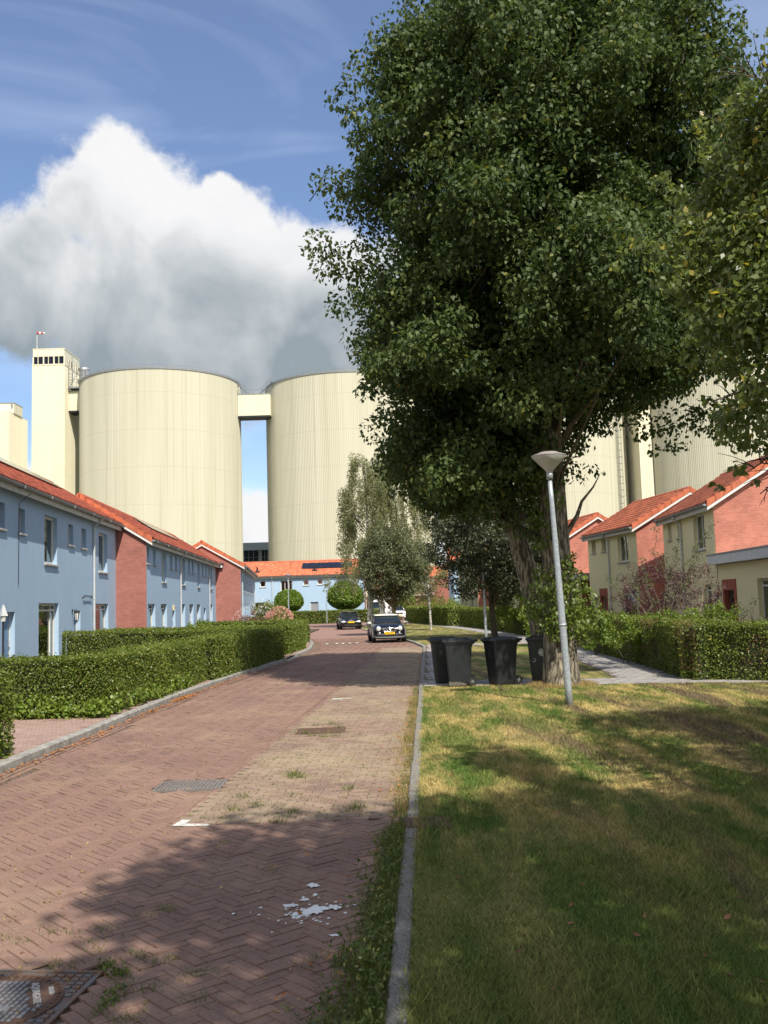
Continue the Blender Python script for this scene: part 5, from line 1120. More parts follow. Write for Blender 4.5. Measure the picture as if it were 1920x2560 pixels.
def near_tree():
    t = empty('overhanging_tree', (6.9, 7.2, .04)); tag(t, 'yellow-green tree overhanging from the right picture edge, close to the viewer', 'tree'); off = np.array([6.9, 7.2, .04]); C = []; Rr = []
    # boughs seen at the right edge
    for (a, b_, Y), (c, d, Y2), n, r0 in (((1960, 250, 7.15), (1850, 170, 7.59), 7, .20), ((1990, 330, 7.30), (1800, 330, 7.88), 12, .24), ((2000, 450, 7.30), (1730, 460, 8.18), 16, .24), ((2000, 560, 7.15), (1690, 600, 8.03), 18, .24), ((2000, 640, 7.15), (1690, 720, 7.88), 16, .26),
                                      ((2000, 760, 7.01), (1745, 800, 7.74), 14, .24), ((2000, 850, 7.15), (1800, 900, 7.59), 10, .22), ((2000, 930, 7.01), (1800, 1000, 7.45), 9, .2), ((2000, 1020, 7.01), (1830, 1100, 7.45), 8, .16), ((2000, 1100, 7.01), (1870, 1180, 7.30), 7, .12), ((2010, 1150, 7.01), (1905, 1225, 7.30), 4, .09), ((1990, 400, 7.74), (1850, 250, 8.18), 8, .22), ((1700, 600, 7.9), (1545, 640, 8.3), 9, .10), ((1720, 690, 7.8), (1570, 730, 8.2), 8, .09), ((1760, 470, 8.0), (1640, 440, 8.4), 8, .10), ((1800, 860, 7.6), (1700, 880, 7.9), 7, .09), ((1840, 1120, 7.2), (1800, 1010, 7.4), 6, .09)):
        p = at(a, b_, Y); q = at(c, d, Y2)
        for i in range(n):
            s = i/(n-1); C.append(tuple(p.lerp(q, s)+Vector((random.gauss(0, .07), random.gauss(0, .2), random.gauss(0, .10))))); Rr.append(r0*(1.4-.75*s))
    vis = len(C); C = np.array(C)-off
    # the rest of the crown, out of frame, shades the lawn
    D = unit(rng.normal(size=(300, 3)))*rng.uniform(.35, 1, (300, 1))**.5*np.array([3.7, 3.6, 3.4])+np.array([7.4, 6.9, 6.6])
    lim = .405*D[:, 1]+.5; D = D[(D[:, 0] > np.maximum(lim, 1.8)) & (D[:, 2] > 2.6) & (D[:, 0]-.40*(D[:, 2]-4.5) > 4.2)]; 
    A = np.concatenate([C, D-off]); RR = np.concatenate([np.array(Rr), rng.uniform(.4, .7, len(D))])
    clump_leaves('crown', C, np.array(Rr), 80, .068, LM_NEAR, t, .55, .9, .1)
    clump_leaves('upper_crown', D-off, rng.uniform(.4, .7, len(D)), 80, .13, LM_NEAR, t, .4, .9)
    b = MB(); b.tube([(0, 0, -.1), (.05, 0, 1.2), (0, .1, 2.4), (.1, .1, 4), (.1, 0, 7.5)], [.24, .19, .17, .13, .05], 14); b.build('trunk', M_BARK, t, True)
    b = MB()
    for (a, b_, Y), (c, d, Y2) in (((1990, 330, 7.30), (1800, 330, 7.88)), ((2000, 450, 7.30), (1730, 460, 8.18)), ((2000, 560, 7.15), (1690, 600, 8.03)), ((2000, 640, 7.15), (1690, 720, 7.88)), ((2000, 760, 7.01), (1745, 800, 7.74)), ((2000, 930, 7.01), (1800, 1000, 7.45)), ((2000, 1100, 7.01), (1870, 1180, 7.30)), ((1960, 250, 7.15), (1850, 170, 7.59)), ((2010, 1150, 7.01), (1900, 1235, 7.30))):
        p = at(a, b_, Y)-Vector(off); q = at(c, d, Y2)-Vector(off); limb(b, (.1, .05, max(2.6, p.z-.8)), p, .05, .016, .05, 5, .2, 6); pts = limb(b, p, q, .016, .004, .03, 8, .12, 5)
        for s in range(1, 8):
            for _ in range(2): limb(b, pts[s], pts[s]+Vector((random.uniform(-.35, .1), random.uniform(-.3, .3), random.uniform(-.2, .25))), .006, .002, .05, 3, .2, 4)
    b.build('branches', M_BARK2, t, True)
near_tree()

def shade_tree(x, y, c, rad, n, label, seed, cut=None):
    """trees beside and behind the viewer; their shadow falls on the street"""
    t = empty('street_tree', (x, y, .04)); tag(t, label, 'tree', 'trees behind the viewer'); r = np.random.default_rng(seed)
    D = unit(r.normal(size=(n, 3)))*r.uniform(.3, 1, (n, 1))**.45*np.array(rad)+np.array(c)
    if cut is not None: D = D[cut(D)]
    clump_leaves('crown', D-np.array([x, y, .04]), r.uniform(.4, .75, len(D)), 60, .20, LM_MAIN, t, .5, .85)
    b = MB(); b.tube([(0, 0, -.1), (.03, 0, 1.5), (0, .1, c[2]*.6), (c[0]-x, c[1]-y, c[2]+rad[2]*.5)], [.30, .24, .2, .05], 12)
    for i in range(16): q = Vector(D[r.integers(len(D))])-Vector((x, y, .04)); limb(b, (0, .05, c[2]*.55), q, .06, .01, .08, 4, .2, 5)
    b.build('trunk', M_BARK, t, True)
shade_tree(4.4, -1.2, (4.6, -1.0, 8.3), (3.7, 3.6, 3.8), 480, 'tall street tree behind the viewer shading the near road', 3)
shade_tree(11.2, 4.4, (11.2, 4.8, 8.6), (4.4, 4.6, 4.2), 560, 'tall tree on the lawn right of the viewer, outside the picture', 4)

def tree(name, p, h, trunk_h, rx, ry, label, lm, bark, nclump, cr, per, size, hang=.3, tr=.12, shape=None, squash=.8, lean=(0, 0), cat='tree', seed=1, group=None, rz=None, white=False):
    r = np.random.default_rng(seed); z0 = gz(p[0], p[1])+.03; t = empty(name, (p[0], p[1], z0)); tag(t, label, cat, group)
    cz_ = (h+trunk_h)/2; rz = rz or (h-trunk_h)/2; D = []
    while len(D) < nclump:
        d = r.normal(size=3); d /= np.linalg.norm(d); k = r.uniform(.25, 1)**.5; q = d*k; 
        if shape: s = shape(q[2]);
        else: s = 1
        D.append((q[0]*rx*s+lean[0]*(.5+.5*q[2]), q[1]*ry*s+lean[1], cz_+q[2]*rz))
    D = np.array(D); D = D[fbm(D, 1.6/max(rx, .8), seed) > -.55]
    clump_leaves('crown', D, r.uniform(cr*.65, cr*1.25, len(D)), per, size, lm, t, hang, squash)
    b = MB(); b.tube([(0, 0, -.1), (0, 0, .1), (lean[0]*.15, 0, trunk_h*.5), (lean[0]*.3, lean[1]*.4, trunk_h*1.05), (lean[0]*.6, lean[1]*.8, cz_), (lean[0], lean[1], h*.93)], [tr*1.35, tr*1.05, tr*.95, tr*.85, tr*.5, tr*.08], 12)
    b.build('trunk', bark, t, True); b = MB()
    for i in range(min(34, len(D))):
        q = Vector(D[r.integers(len(D))]); zt = max(trunk_h*.85, q.z-.35*h*r.uniform(.2, .7)); limb(b, (lean[0]*.3, lean[1]*.4, min(zt, h*.8)), q, tr*.35, .012, .06, 4, .25, 5)
    b.build('branches', bark, t, True); return t
P = G(1078, 1577); tree('thin_tree', (P.x, P.y), 6.3, 1.9, 1.45, 1.3, 'slender young tree with pale bark and thin foliage on the lawn', LM_BIRCH, M_BIRCH, 70, .36, 90, .10, .3, .085, seed=4, lean=(-.2, 0))
P = G(1242, 1595); tree('small_tree', (P.x-.1, P.y), 8.9, 2.0, 3.5, 3.7, 'dark rounded small tree behind the bins', LM_DARK, M_BARK2, 360, .62, 130, .15, .35, .17, seed=5, lean=(-.6, -2.0))
# birches and round tree on the green
Yb = 66; 
for i, (px, Yb, h, rx, lab) in enumerate(((928, 84, 15.2, 3.3, 'drooping birch, left of the pair on the green'), (955, 80, 13.8, 3.2, 'drooping birch just behind the pale-roofed small car'))):
    x = at(px, 1540, Yb).x; t = empty('birch', (x, Yb, gz(x, Yb))); tag(t, lab, 'tree', 'birches on the green'); r = np.random.default_rng(30+i); D = []; Rr = []
    off = (-.1, 0) if i == 0 else (1.5, 0)
    for k in range(120):
        z = r.uniform(3.2, h-1.0); w = rx*(1.0-.55*((z-3)/(h-3))**1.4)*(1.15 if z < 7 else 1); q = r.uniform(0, 2*pi); rr = w*r.uniform(.3, 1)**.6
        cx, cy = off[0]*min(1, z/6)+rr*cos(q), rr*sin(q); ln = int(r.integers(3, 8))
        for j in range(ln): D.append((cx+.05*j*cos(q)+r.normal(0, .05), cy+.05*j*sin(q), z+1-.42*j)); Rr.append(.42-.035*j)
    D = np.array(D); Rr = np.array(Rr); ok = D[:, 2] > 1.9; clump_leaves('crown', D[ok], Rr[ok], 62, .13, LM_BIRCH, t, 1.0, 1.2)
    b = MB(); b.tube([(-.35 if i == 0 else 0, 0, -.2), (-.12 if i == 0 else 0, 0, .3), (.0, 0, 2.5), (off[0]*.7, 0, 6), (off[0], 0, h-.6)], [.42, .28, .25, .17, .03], 12); b.build('trunk', M_BIRCH, t, True)
    b = MB()
    for k in range(30): q = Vector(D[r.integers(len(D))]); limb(b, (off[0]*.6, 0, max(2.5, q.z-1.8)), q, .05, .01, .12, 5, .2, 5)
    b.build('branches', M_BARK2, t, True)
x = at(985, 1540, 60).x; tree('round_tree', (x, 60), 6.8, 1.9, 2.15, 2.0, 'small round-crowned tree right behind the small car with pale roof', LM_OAK, mat('olive_bark', (.22, .17, .08), .9, noise=.4, nscale=10), 230, .45, 130, .125, .3, .14, seed=8, squash=.9)
# globe trees in front of the end house
for px, Yg, rx, zc, lab in ((722, 110, 1.65, 2.15, 'smaller clipped globe tree in front of the blue end house'), (864, 110, 2.1, 2.5, 'larger clipped globe tree in front of the blue end house')):
    x = at(px, 1500, Yg).x; z0 = gz(x, Yg); t = empty('globe_tree', (x, Yg, z0)); tag(t, lab, 'tree', 'clipped globe trees')
    N_ = 9500; d = unit(rng.normal(size=(N_, 3))); d[:, 2] = np.where(d[:, 2] < -.25, d[:, 2]*.78, d[:, 2]); rr = rng.uniform(.86, 1.03, (N_, 1)); bump_ = 1+.05*fbm(d, 4, 2)[:, None]
    C = d*rr*bump_*np.array([rx, rx, rx*.88])+np.array([0, 0, zc+.35])
    leaves('crown', C, .17, LM_GLOBE, t, .5, d, asp=.8); MB().tube([(0,0,-.2),(0,0,zc)], .11, 10).build('trunk', M_BARK2, t)
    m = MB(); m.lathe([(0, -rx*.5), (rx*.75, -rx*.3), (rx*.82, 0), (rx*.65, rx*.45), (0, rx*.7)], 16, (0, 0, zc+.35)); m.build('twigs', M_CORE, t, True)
# purple bushes, shrub and garden plants on the right
def bush(p, h, w, label, lm, n=60, cr=.2, per=70, size=.05, stems=6, name='bush', cat='bush', seed=1, z0=0, low=.25, bark=None, hang=.2, group=None):
    r = np.random.default_rng(seed); t = empty(name, (p[0], p[1], gz(p[0], p[1])+z0)); tag(t, label, cat, group); d = unit(r.normal(size=(n, 3)))*r.uniform(.2, 1, (n, 1))**.5
    D = d*np.array([w/2, w/2, h*(1-low)/2])+np.array([0, 0, h*(1+low)/2]); clump_leaves('foliage', D, r.uniform(cr*.7, cr*1.3, n), per, size, lm, t, hang, .9)
    if stems:
        b = MB()
        for i in range(stems): q = D[r.integers(n)]; limb(b, (r.uniform(-.06, .06), r.uniform(-.06, .06), -.05), q, .03*max(.5, h/3), .006, .02, 5, .35, 6)
        b.build('stems', bark or M_BARK2, t, True)
    return t
M_PALEB = mat('pale_stem', (.36, .27, .20), .8, noise=.3, nscale=9)
p = at(1640, 1500, 33); bush((p.x, p.y), 3.25, 2.6, 'purple-leaved bush with pale forked stems before the middle olive house', LM_PURP, 90, .22, 75, .055, 7, seed=2, low=.38, bark=M_PALEB, group='purple-leaved bushes')
p = at(1745, 1500, 32); bush((p.x, p.y), 2.95, 2.0, 'lighter purple bush right of the first, before the nearest olive house', LM_PURP, 55, .17, 60, .05, 6, seed=3, low=.4, bark=M_PALEB, group='purple-leaved bushes')
p = at(1545, 1500, 33.5); bush((p.x, p.y), 2.2, 1.1, 'small low purple bush by the rust red door', LM_PURP, 26, .17, 50, .05, 4, seed=4, low=.35, bark=M_PALEB, group='purple-leaved bushes')
t = empty('tall_shrub', (*at(1650, 1500, 31)[:2], 0)); tag(t, 'wispy tall green shrub with long bare shoots rising over the purple bush', 'shrub'); b = MB(); D = []; Rr = []
for px, py in ((1585, 1440), (1640, 1320), (1660, 1390), (1605, 1400), (1750, 1395), (1770, 1330), (1735, 1400), (1690, 1370), (1780, 1310), (1520, 1445), (1615, 1450), (1700, 1350)):
    q = at(px, py, 30.9)-t.location; pts = limb(b, (random.uniform(-.15, .15), 0, .2), q, .022, .004, .12, 7, .25, 5)
    for s in pts[3:]: D.append(tuple(s)); Rr.append(random.uniform(.09, .2))
b.build('stems', M_BARK2, t); clump_leaves('foliage', np.array(D), np.array(Rr), 26, .06, leafmat('shrub_leaf', (.06, .09, .03), (.15, .18, .06), None, .25), t, .3, 1)
p = at(1290, 1500, 54); bush((p.x, p.y), 3.0, 2.7, 'yellow-green leafy shrub left of the big trunk', LM_HEDGEY, 60, .33, 110, .10, 4, seed=6, low=.2)
p = at(1355, 1500, 40); bush((p.x, p.y), 2.1, 1.6, 'bright shrub just behind the big trunk', LM_HEDGEY, 40, .3, 80, .10, 3, seed=7, low=.15)
for i, (px, Y, h, w, lab) in enumerate(((1560, 27.5, 1.62, 2.2, 'leafy plants topping the dark hedge near the path corner'), (1690, 25.5, 1.66, 1.8, 'bright climbing leaves behind the dark hedge'), (1780, 25.5, 1.8, 1.5, 'upright leafy plants left of the rust red door'), (1480, 32, 1.7, 1.8, 'yellowish leaves at the far end of the dark hedge'))):
    p = at(px, 1500, Y); bush((p.x, p.y), h, w, lab, LM_HEDGEY, 45, .17, 70, .07, 3, seed=10+i, name='garden_plant', cat='plant', low=.3)
p = at(1865, 1500, 25); bush((p.x, p.y), 1.9, 1.0, 'thin upright twigs before the extension window', LM_OAK, 14, .12, 30, .05, 10, seed=17, name='garden_plant', cat='plant', low=.5)
p = at(1205, 1500, 60); bush((p.x, p.y), 2.6, 2.6, 'small green tree by the far brick fence', LM_HEDGE, 40, .35, 80, .13, 3, seed=21) if False else None
p = at(1010, 1490, 135); bush((p.x, p.y), 3.4, 3.2, 'green bush behind the white car', LM_HEDGEY, 40, .45, 80, .2, 0, seed=22)
p = at(1100, 1490, 112); bush((p.x, p.y), 2.6, 5.0, 'wide dark bush behind the far dense hedge', LM_HEDGE, 50, .5, 90, .17, 0, seed=23)
# flower bed on the left
def flowers(px, py, Y, h, w, lab, lm, n, size, seed, green=LM_HEDGE):
    p = at(px, py, Y); t = bush((p.x, p.y), h, w, lab, green, 40, .2, 60, .07, 0, seed=seed, name='flowering_shrub', cat='flowers', low=.1)
    r = np.random.default_rng(seed); d = unit(r.normal(size=(n, 3))); d[:, 2] = abs(d[:, 2]); C = d*np.array([w*.55, w*.55, h*.5])+np.array([0, 0, h*.62]); k = np.repeat(np.arange(n), 14)
    leaves('blossom', C[k]+r.normal(0, size*.35, (len(k), 3)), size*.5, lm, t, 0, d[k], asp=.9); return t
flowers(697, 1540, 56, 1.75, 1.5, 'round pink hydrangea bush above the left hedge', LM_PINK, 110, .13, 31)
flowers(625, 1535, 58, 1.8, 2.0, 'brownish red bush with small white flowers, left of the hydrangea', LM_WHT, 50, .07, 32, LM_BROWN)
flowers(650, 1515, 64, 2.3, 1.6, 'airy plant with small white flowers before the brick gable', LM_WHT, 45, .08, 33, LM_OAK)
p = at(665, 1520, 68); bush((p.x, p.y), 2.5, 1.9, 'round green bush behind the flowers, left of the far lamp', LM_HEDGE, 45, .3, 90, .10, 0, seed=34)
p = at(705, 1520, 70); bush((p.x, p.y), 2.0, 1.9, 'loose green shrub under the far lamp', LM_HEDGEY, 40, .28, 70, .10, 0, seed=35)
p = at(520, 1550, 48); bush((p.x, p.y), 1.45, 2.6, 'bright yellow-green plants above the left hedges', LM_HEDGEY, 40, .2, 70, .08, 0, seed=36, name='garden_plant', cat='plant')
p = at(590, 1545, 51); bush((p.x, p.y), 1.3, 1.2, 'low yellowish plants beside the brownish bush', LM_HEDGEY, 25, .18, 60, .08, 0, seed=37, name='garden_plant', cat='plant')
p = at(475, 1575, 37.5); bush((p.x, p.y), 1.12, 1.5, 'strappy green leaves poking above the left hedge', LM_GLOBE, 20, .16, 40, .12, 0, seed=38, name='garden_plant', cat='plant', hang=-.3)
# weeds at the foot of the front hedge
C = []
for i in range(230): x = rng.uniform(-7.8, -5.0); C.append((x, 17.45-.09*(x+5.5)-rng.random()*.22, .12+rng.random()*rng.uniform(.1, .42)))
for i in range(70): y = rng.uniform(17.5, 23.5); C.append((-5.07+.04*(y-17.9)+rng.random()*.08, y, .12+rng.random()*.3))
C = np.array(C); k = np.repeat(np.arange(len(C)), 9); tag(leaves('creeping_weed', C[k]+rng.normal(0, .05, (len(k), 3)), .075, LM_HEDGEY, None, .1, np.repeat(np.array([[.3, -.9, .3]]), len(k), 0), asp=.8), 'bright broad-leaved weeds growing out of the foot of the front hedge', 'weeds', kind='stuff')

# ------------------------------------------------------------ grass, weeds, litter
def blades(name, P, h, w, m, lean=.6, attr=None, z=None):
    n = len(P); q = rng.uniform(0, 2*pi, n); dx = np.stack([np.cos(q), np.sin(q), np.zeros(n)], 1); hh = h*rng.uniform(.5, 1.3, n); ww = (w*rng.uniform(.7, 1.3, n))[:, None]
    b = np.concatenate([P[:, :2], (np.zeros(n)+.035 if z is None else z)[:, None]], 1); q2 = rng.uniform(0, 2*pi, n); ln = rng.uniform(.1, 1, n)*lean
    tip = b+np.stack([np.cos(q2)*ln*hh, np.sin(q2)*ln*hh, hh], 1)
    return npmesh(name, np.stack([b-dx*ww/2, b+dx*ww/2, tip], 1).reshape(-1, 3), 3, m, None, rng.uniform(0, 1, n) if attr is None else attr)
N_ = 420000; Y = 4.0+18.3*rng.random(N_)**1.35; Xr = rkin(Y)-.035+rng.random(N_)*np.minimum(10.5, (Y*.42+.9)); ok = Y < FY(Xr); Pg = np.stack([Xr, Y], 1)[ok]
nn_ = fbm(np.concatenate([Pg, np.zeros((len(Pg), 1))], 1), 1.4, 8)
Pg = Pg[rng.random(len(Pg)) < .75+.25*nn_]; hh = .042*(1+.55*fbm(np.concatenate([Pg, np.zeros((len(Pg), 1))], 1), 2.0, 9))
tag(blades('grass', Pg, hh, .003+.00045*Pg[:, 1], M_BLADE, 1.6), 'short mown lawn grass, patchy green and straw yellow', 'grass', kind='stuff')
# longer dry tufts round the trunk and lamp, along kerb
def tufts(name, pts, n, sp, h, m, label, w=.006, lean=.9, z=0.0):
    k = np.repeat(np.arange(len(pts)), n); P = np.array(pts)[k]+rng.normal(0, sp, (len(k), 2)); return tag(blades(name, P, h, w, m, lean, z=np.zeros(len(P))+z, attr=rng.uniform(.1, 1, len(P))), label, 'weeds', kind='stuff')
M_STRAW = leafmat('straw', (.20, .15, .05), (.46, .34, .14), None, .2, .8)
ring = [(3.83+.58*cos(a)+random.gauss(0, .07), 21.4+.55*sin(a)+random.gauss(0, .07)) for a in [random.uniform(0, 2*pi) for _ in range(150)]]
tufts('dry_grass', ring, 22, .07, .10, M_STRAW, 'dry yellow grass tufts round the foot of the big tree', .008, z=.04)
lp = G(1425, 1768); tufts('lamp_weeds', [(lp.x-.15+random.gauss(0, .12), lp.y+random.gauss(0, .1)) for _ in range(16)], 22, .03, .13, LM_WEED, 'green grass tufts at the foot of the near lamp post', .007, z=.04)
kp = [(float(interp(RK, y))+random.uniform(-.13, .0), y) for y in rng.uniform(4.2, 22.5, 380)]
tufts('kerb_weeds', kp, 11, .03, .06, LM_WEED, 'strip of weeds and straw growing along the right kerb', .006, z=0)
kp = [(float(interp(RK, y))-abs(random.gauss(0, .09+.03*max(0, 6.5-y)))-.01, y) for y in 4.2+4.3*rng.random(420)**1.3]
tufts('kerb_weeds', kp, 18, .035, .075, LM_WEED, 'thick dark weeds between near road and kerb', .006, z=0)
C = np.array([(float(interp(RK, y))-abs(random.gauss(0, .09+.04*max(0, 6.5-y)))-.02, y, .02+random.random()*.06) for y in 4.2+4.0*rng.random(520)**1.3]); k = np.repeat(np.arange(len(C)), 6)
tag(leaves('broad_weeds', C[k]+rng.normal(0, .025, (len(k), 3)), .035, LM_WEED, None, 0, np.repeat(np.array([[0, -.2, .9]]), len(k), 0), asp=.5), 'small broad-leaved weeds along the near kerb', 'weeds', kind='stuff')
kp = [(float(interp(RK, y))-abs(random.gauss(0, .10)), y) for y in rng.uniform(8.9, 20, 300)]
tufts('kerb_straw', kp, 10, .035, .08, M_STRAW, 'dry straw along the kerb of the parking strip', .006, z=0)
bp_ = []
for _ in range(1500):
    y = 9.1+26*rng.random()**1.3; x0_, x1_ = float(interp(BAY, y)), float(interp(RK, y)); bp_.append((x0_+(x1_-x0_)*rng.random(), y))
tufts('paving_weeds', bp_, 9, .045, .03, LM_WEED, 'small weeds in the joints of the parking strip', .007, 1.6)
sp_ = [tuple(G(px, py)[:2]) for px, py in ((735, 1935), (735, 1945), (745, 1940), (755, 1945), (725, 1942), (790, 1815), (830, 1812), (850, 1820), (780, 1842), (810, 1845), (840, 1843), (760, 1835), (640, 2015), (735, 2035), (605, 1997), (580, 2028), (700, 2058), (1005, 2040), (1003, 2060), (1005, 2075), (895, 2020), (880, 2030), (870, 1975))]
tufts('paving_weeds', sp_, 45, .045, .07, LM_WEED, 'larger grass tufts growing in the parking strip', .007, 1.2)
np_ = [tuple(G(px, py)[:2]) for px, py in ((256, 2330), (130, 2335), (185, 2338), (222, 2362), (240, 2380), (345, 2385), (345, 2400), (390, 2412), (430, 2402), (135, 2418), (180, 2420), (260, 2418), (275, 2420), (290, 2440), (300, 2452), (275, 2510), (285, 2495), (265, 2525), (240, 2545), (330, 2470), (380, 2478), (478, 2440), (520, 2445), (60, 2358), (10, 2355), (685, 2188), (500, 2500), (330, 2550), (300, 2560), (415, 2277), (430, 2280), (370, 2295), (770, 2420), (790, 2400), (560, 2112))]
tufts('road_weeds', np_, 34, .035, .05, LM_WEED, 'little grass tufts in the joints of the near road', .0045, 1.5)
C = np.array([(*G(px, py)[:2], .02) for px, py in ((268, 2420), (285, 2440), (300, 2440), (280, 2500), (270, 2520), (290, 2485))]); k = np.repeat(np.arange(len(C)), 32)
tag(leaves('broad_weeds', C[k]+rng.normal(0, .03, (len(k), 3))*np.array([1, 1, .4]), .03, LM_WEED, None, 0, np.repeat(np.array([[0, 0, .8]]), len(k), 0), asp=.5), 'leafy weeds at the corner of the manhole', 'weeds', kind='stuff')
# moss and straw in road joints, scattered
rp = [(x, y) for x, y in zip(rng.uniform(-4.2, .0, 520), 4.4+16*rng.random(520)**1.3)]
tufts('joint_straw', rp, 10, .035, .016, M_STRAW, 'bits of straw and moss in the joints of the road', .007, 3.0, z=.006)
# fallen leaves
def litter(name, P, size, m, label, z):
    n = len(P); C = np.concatenate([P, np.full((n, 1), z)], 1); q = rng.uniform(0, 2*pi, n); d = np.stack([np.cos(q), np.sin(q), rng.uniform(-.1, .25, n)], 1); s = np.stack([-np.sin(q), np.cos(q), rng.uniform(-.2, .3, n)], 1); L = (size*rng.uniform(.6, 1.3, n))[:, None]
    V = np.stack([C-d*L/2, C+s*L*.32, C+d*L/2+np.array([0, 0, .01]), C-s*L*.32], 1).reshape(-1, 3); return tag(npmesh(name, V, 4, m, None, rng.uniform(0, .95, n)), label, 'fallen leaves', kind='stuff')
n = 170; y = 4.6+13*rng.random(n); litter('fallen_leaves', np.stack([rkin(y)+rng.random(n)*(y*.42+.4), y], 1), .05, LM_DRY2, 'brown fallen leaves scattered over the lawn', .075)
y = rng.uniform(11, 28, 520); litter('fallen_leaves', np.stack([interp(LK, y)+abs(rng.normal(0, .10, 520))+.03, y], 1), .055, LM_DRY, 'orange-brown leaves gathered in the left gutter', .025)
y = rng.uniform(20.6, 22.2, 260); litter('fallen_leaves', np.stack([interp(LK, y)+abs(rng.normal(0, .1, 260))+.03, y], 1), .06, LM_DRY, 'heap of brown leaves at the left kerb', .03)
x = rng.uniform(-8, -5.2, 90); litter('fallen_leaves', np.stack([x, 17.1+rng.normal(0, .1, 90)], 1), .05, M_STRAW, 'dead yellow leaves under the front hedge', .11)
y = rng.uniform(4.5, 24, 160); litter('fallen_leaves', np.stack([interp(RK, y)-abs(rng.normal(0, .3, 160)), y], 1), .045, LM_DRY, 'dead leaves among the kerb weeds', .03)
x = rng.uniform(-4, .2, 420); litter('fallen_leaves', np.stack([x, 4.6+14*rng.random(420)], 1), .032, M_STRAW, 'tiny yellow leaf bits on the road', .018)
b = MB(); p = G(480, 2445)
for dx, dy, L_ in ((0, 0, .22), (.03, .02, .2), (.02, -.03, .16), (-.05, .03, .18)): q = random.uniform(-.5, .9); b.tube([(p.x+dx, p.y+dy, .02), (p.x+dx+L_*.5*cos(q), p.y+dy+L_*.5*sin(q), .045), (p.x+dx+L_*cos(q), p.y+dy+L_*sin(q), .02)], .002, 4)
p = G(545, 2303); b.tube([(p.x, p.y-.05, .02), (p.x+.02, p.y+.04, .022)], .004, 5); p = G(895, 2210); b.tube([(p.x-.1, p.y-.06, .02), (p.x+.06, p.y+.05, .03)], .003, 5)
tag(b.build('twigs', M_PALEB), 'few dry stalks lying on the near road', 'twigs', kind='stuff')

# ------------------------------------------------------------ street lamps
M_LGLASS = mat('lamp_bowl', (.50, .49, .45), .35, noise=.15, nscale=6); M_LCAP = mat('lamp_cap', (.34, .30, .29), .6, noise=.3, nscale=8)
def lamp(p, h, lean, label, s=1.0, r=.064):
    t = empty('street_lamp', (p[0], p[1], gz(p[0], p[1])+.03)); tag(t, label, 'street lamp', 'grey street lamps with cone heads'); m = MB(); lx = lean
    n = 10; m.tube([(lx*i/n, 0, -.1+(h+.1)*i/n) for i in range(n+1)], [r*(1.0 if i < 4 else 1.0-.38*(i-3.5)/6.5) for i in range(n+1)], 16); m.tube([(lx*.345, 0, h*.345), (lx*.355, 0, h*.355)], r*1.08, 16); m.build('pole', M_GALV, t, True)
    m = MB(); m.tube([(lx, 0, h-.02), (lx, 0, h+.13)], r*.95, 16); m.build('collar', M_ZINC, t, True)
    m = MB(); m.lathe([(.058, h+.10), (.065, h+.14), (.20, h+.28), (.315, h+.40), (.315, h+.415)], 32, (lx, 0, 0)); m.build('shade', M_LGLASS, t, True)
    m = MB(); m.lathe([(.317, h+.41), (.325, h+.415), (.32, h+.43), (.18, h+.475), (.17, h+.487), (0, h+.497)], 32, (lx, 0, 0)); m.build('cap', M_LCAP, t)
    return t
lp = G(1425, 1768); zt = at(1385, 1192, lp.y).z; lamp((lp.x, lp.y), zt-.03-.03, -.17, 'near leaning grey street lamp with cone head standing on the lawn')
p = G(1216, 1602); t = lamp((p.x, p.y), 4.3, -.03, 'grey street lamp by the path whose head is hidden in the dark foliage', r=.07)
p = at(722, 1535, 90); lamp((p.x, p.y), at(722, 1449, 90).z, 0, 'far street lamp in front of the left part of the blue end house', r=.065)
p = at(817, 1535, 105); lamp((p.x, p.y), at(817, 1471, 105).z, 0, 'farthest street lamp in front of the blue end house, between the globe trees', r=.05)

# ------------------------------------------------------------ wheeled bins
M_BIN = mat('bin_plastic', (.022, .026, .028), .48, noise=.3, nscale=5, bump=.12, bscale=180); M_BIND = mat('dusty_bin_plastic', (.026, .029, .031), .6, col2=(.045, .045, .042), nscale=3)
def rrect(x0, x1, y0, y1, z, r, n=4):
    o = []
    for cx, cy, a0 in ((x1-r, y1-r, 0), (x0+r, y1-r, 90), (x0+r, y0+r, 180), (x1-r, y0+r, 270)):
        for k in range(n+1): a = R(a0+90*k/n); o.append((cx+r*cos(a), cy+r*sin(a), z))
    return o
def loft(mb, rings, cap0=True, cap1=True):
    n = len(rings[0]); vs = [p for r in rings for p in r]; fs = [(i*n+k, i*n+(k+1) % n, (i+1)*n+(k+1) % n, (i+1)*n+k) for i in range(len(rings)-1) for k in range(n)]
    if cap0: fs.append(tuple(range(n-1, -1, -1)))
    if cap1: m = (len(rings)-1)*n; fs.append(tuple(range(m, m+n)))
    mb.add(vs, fs)
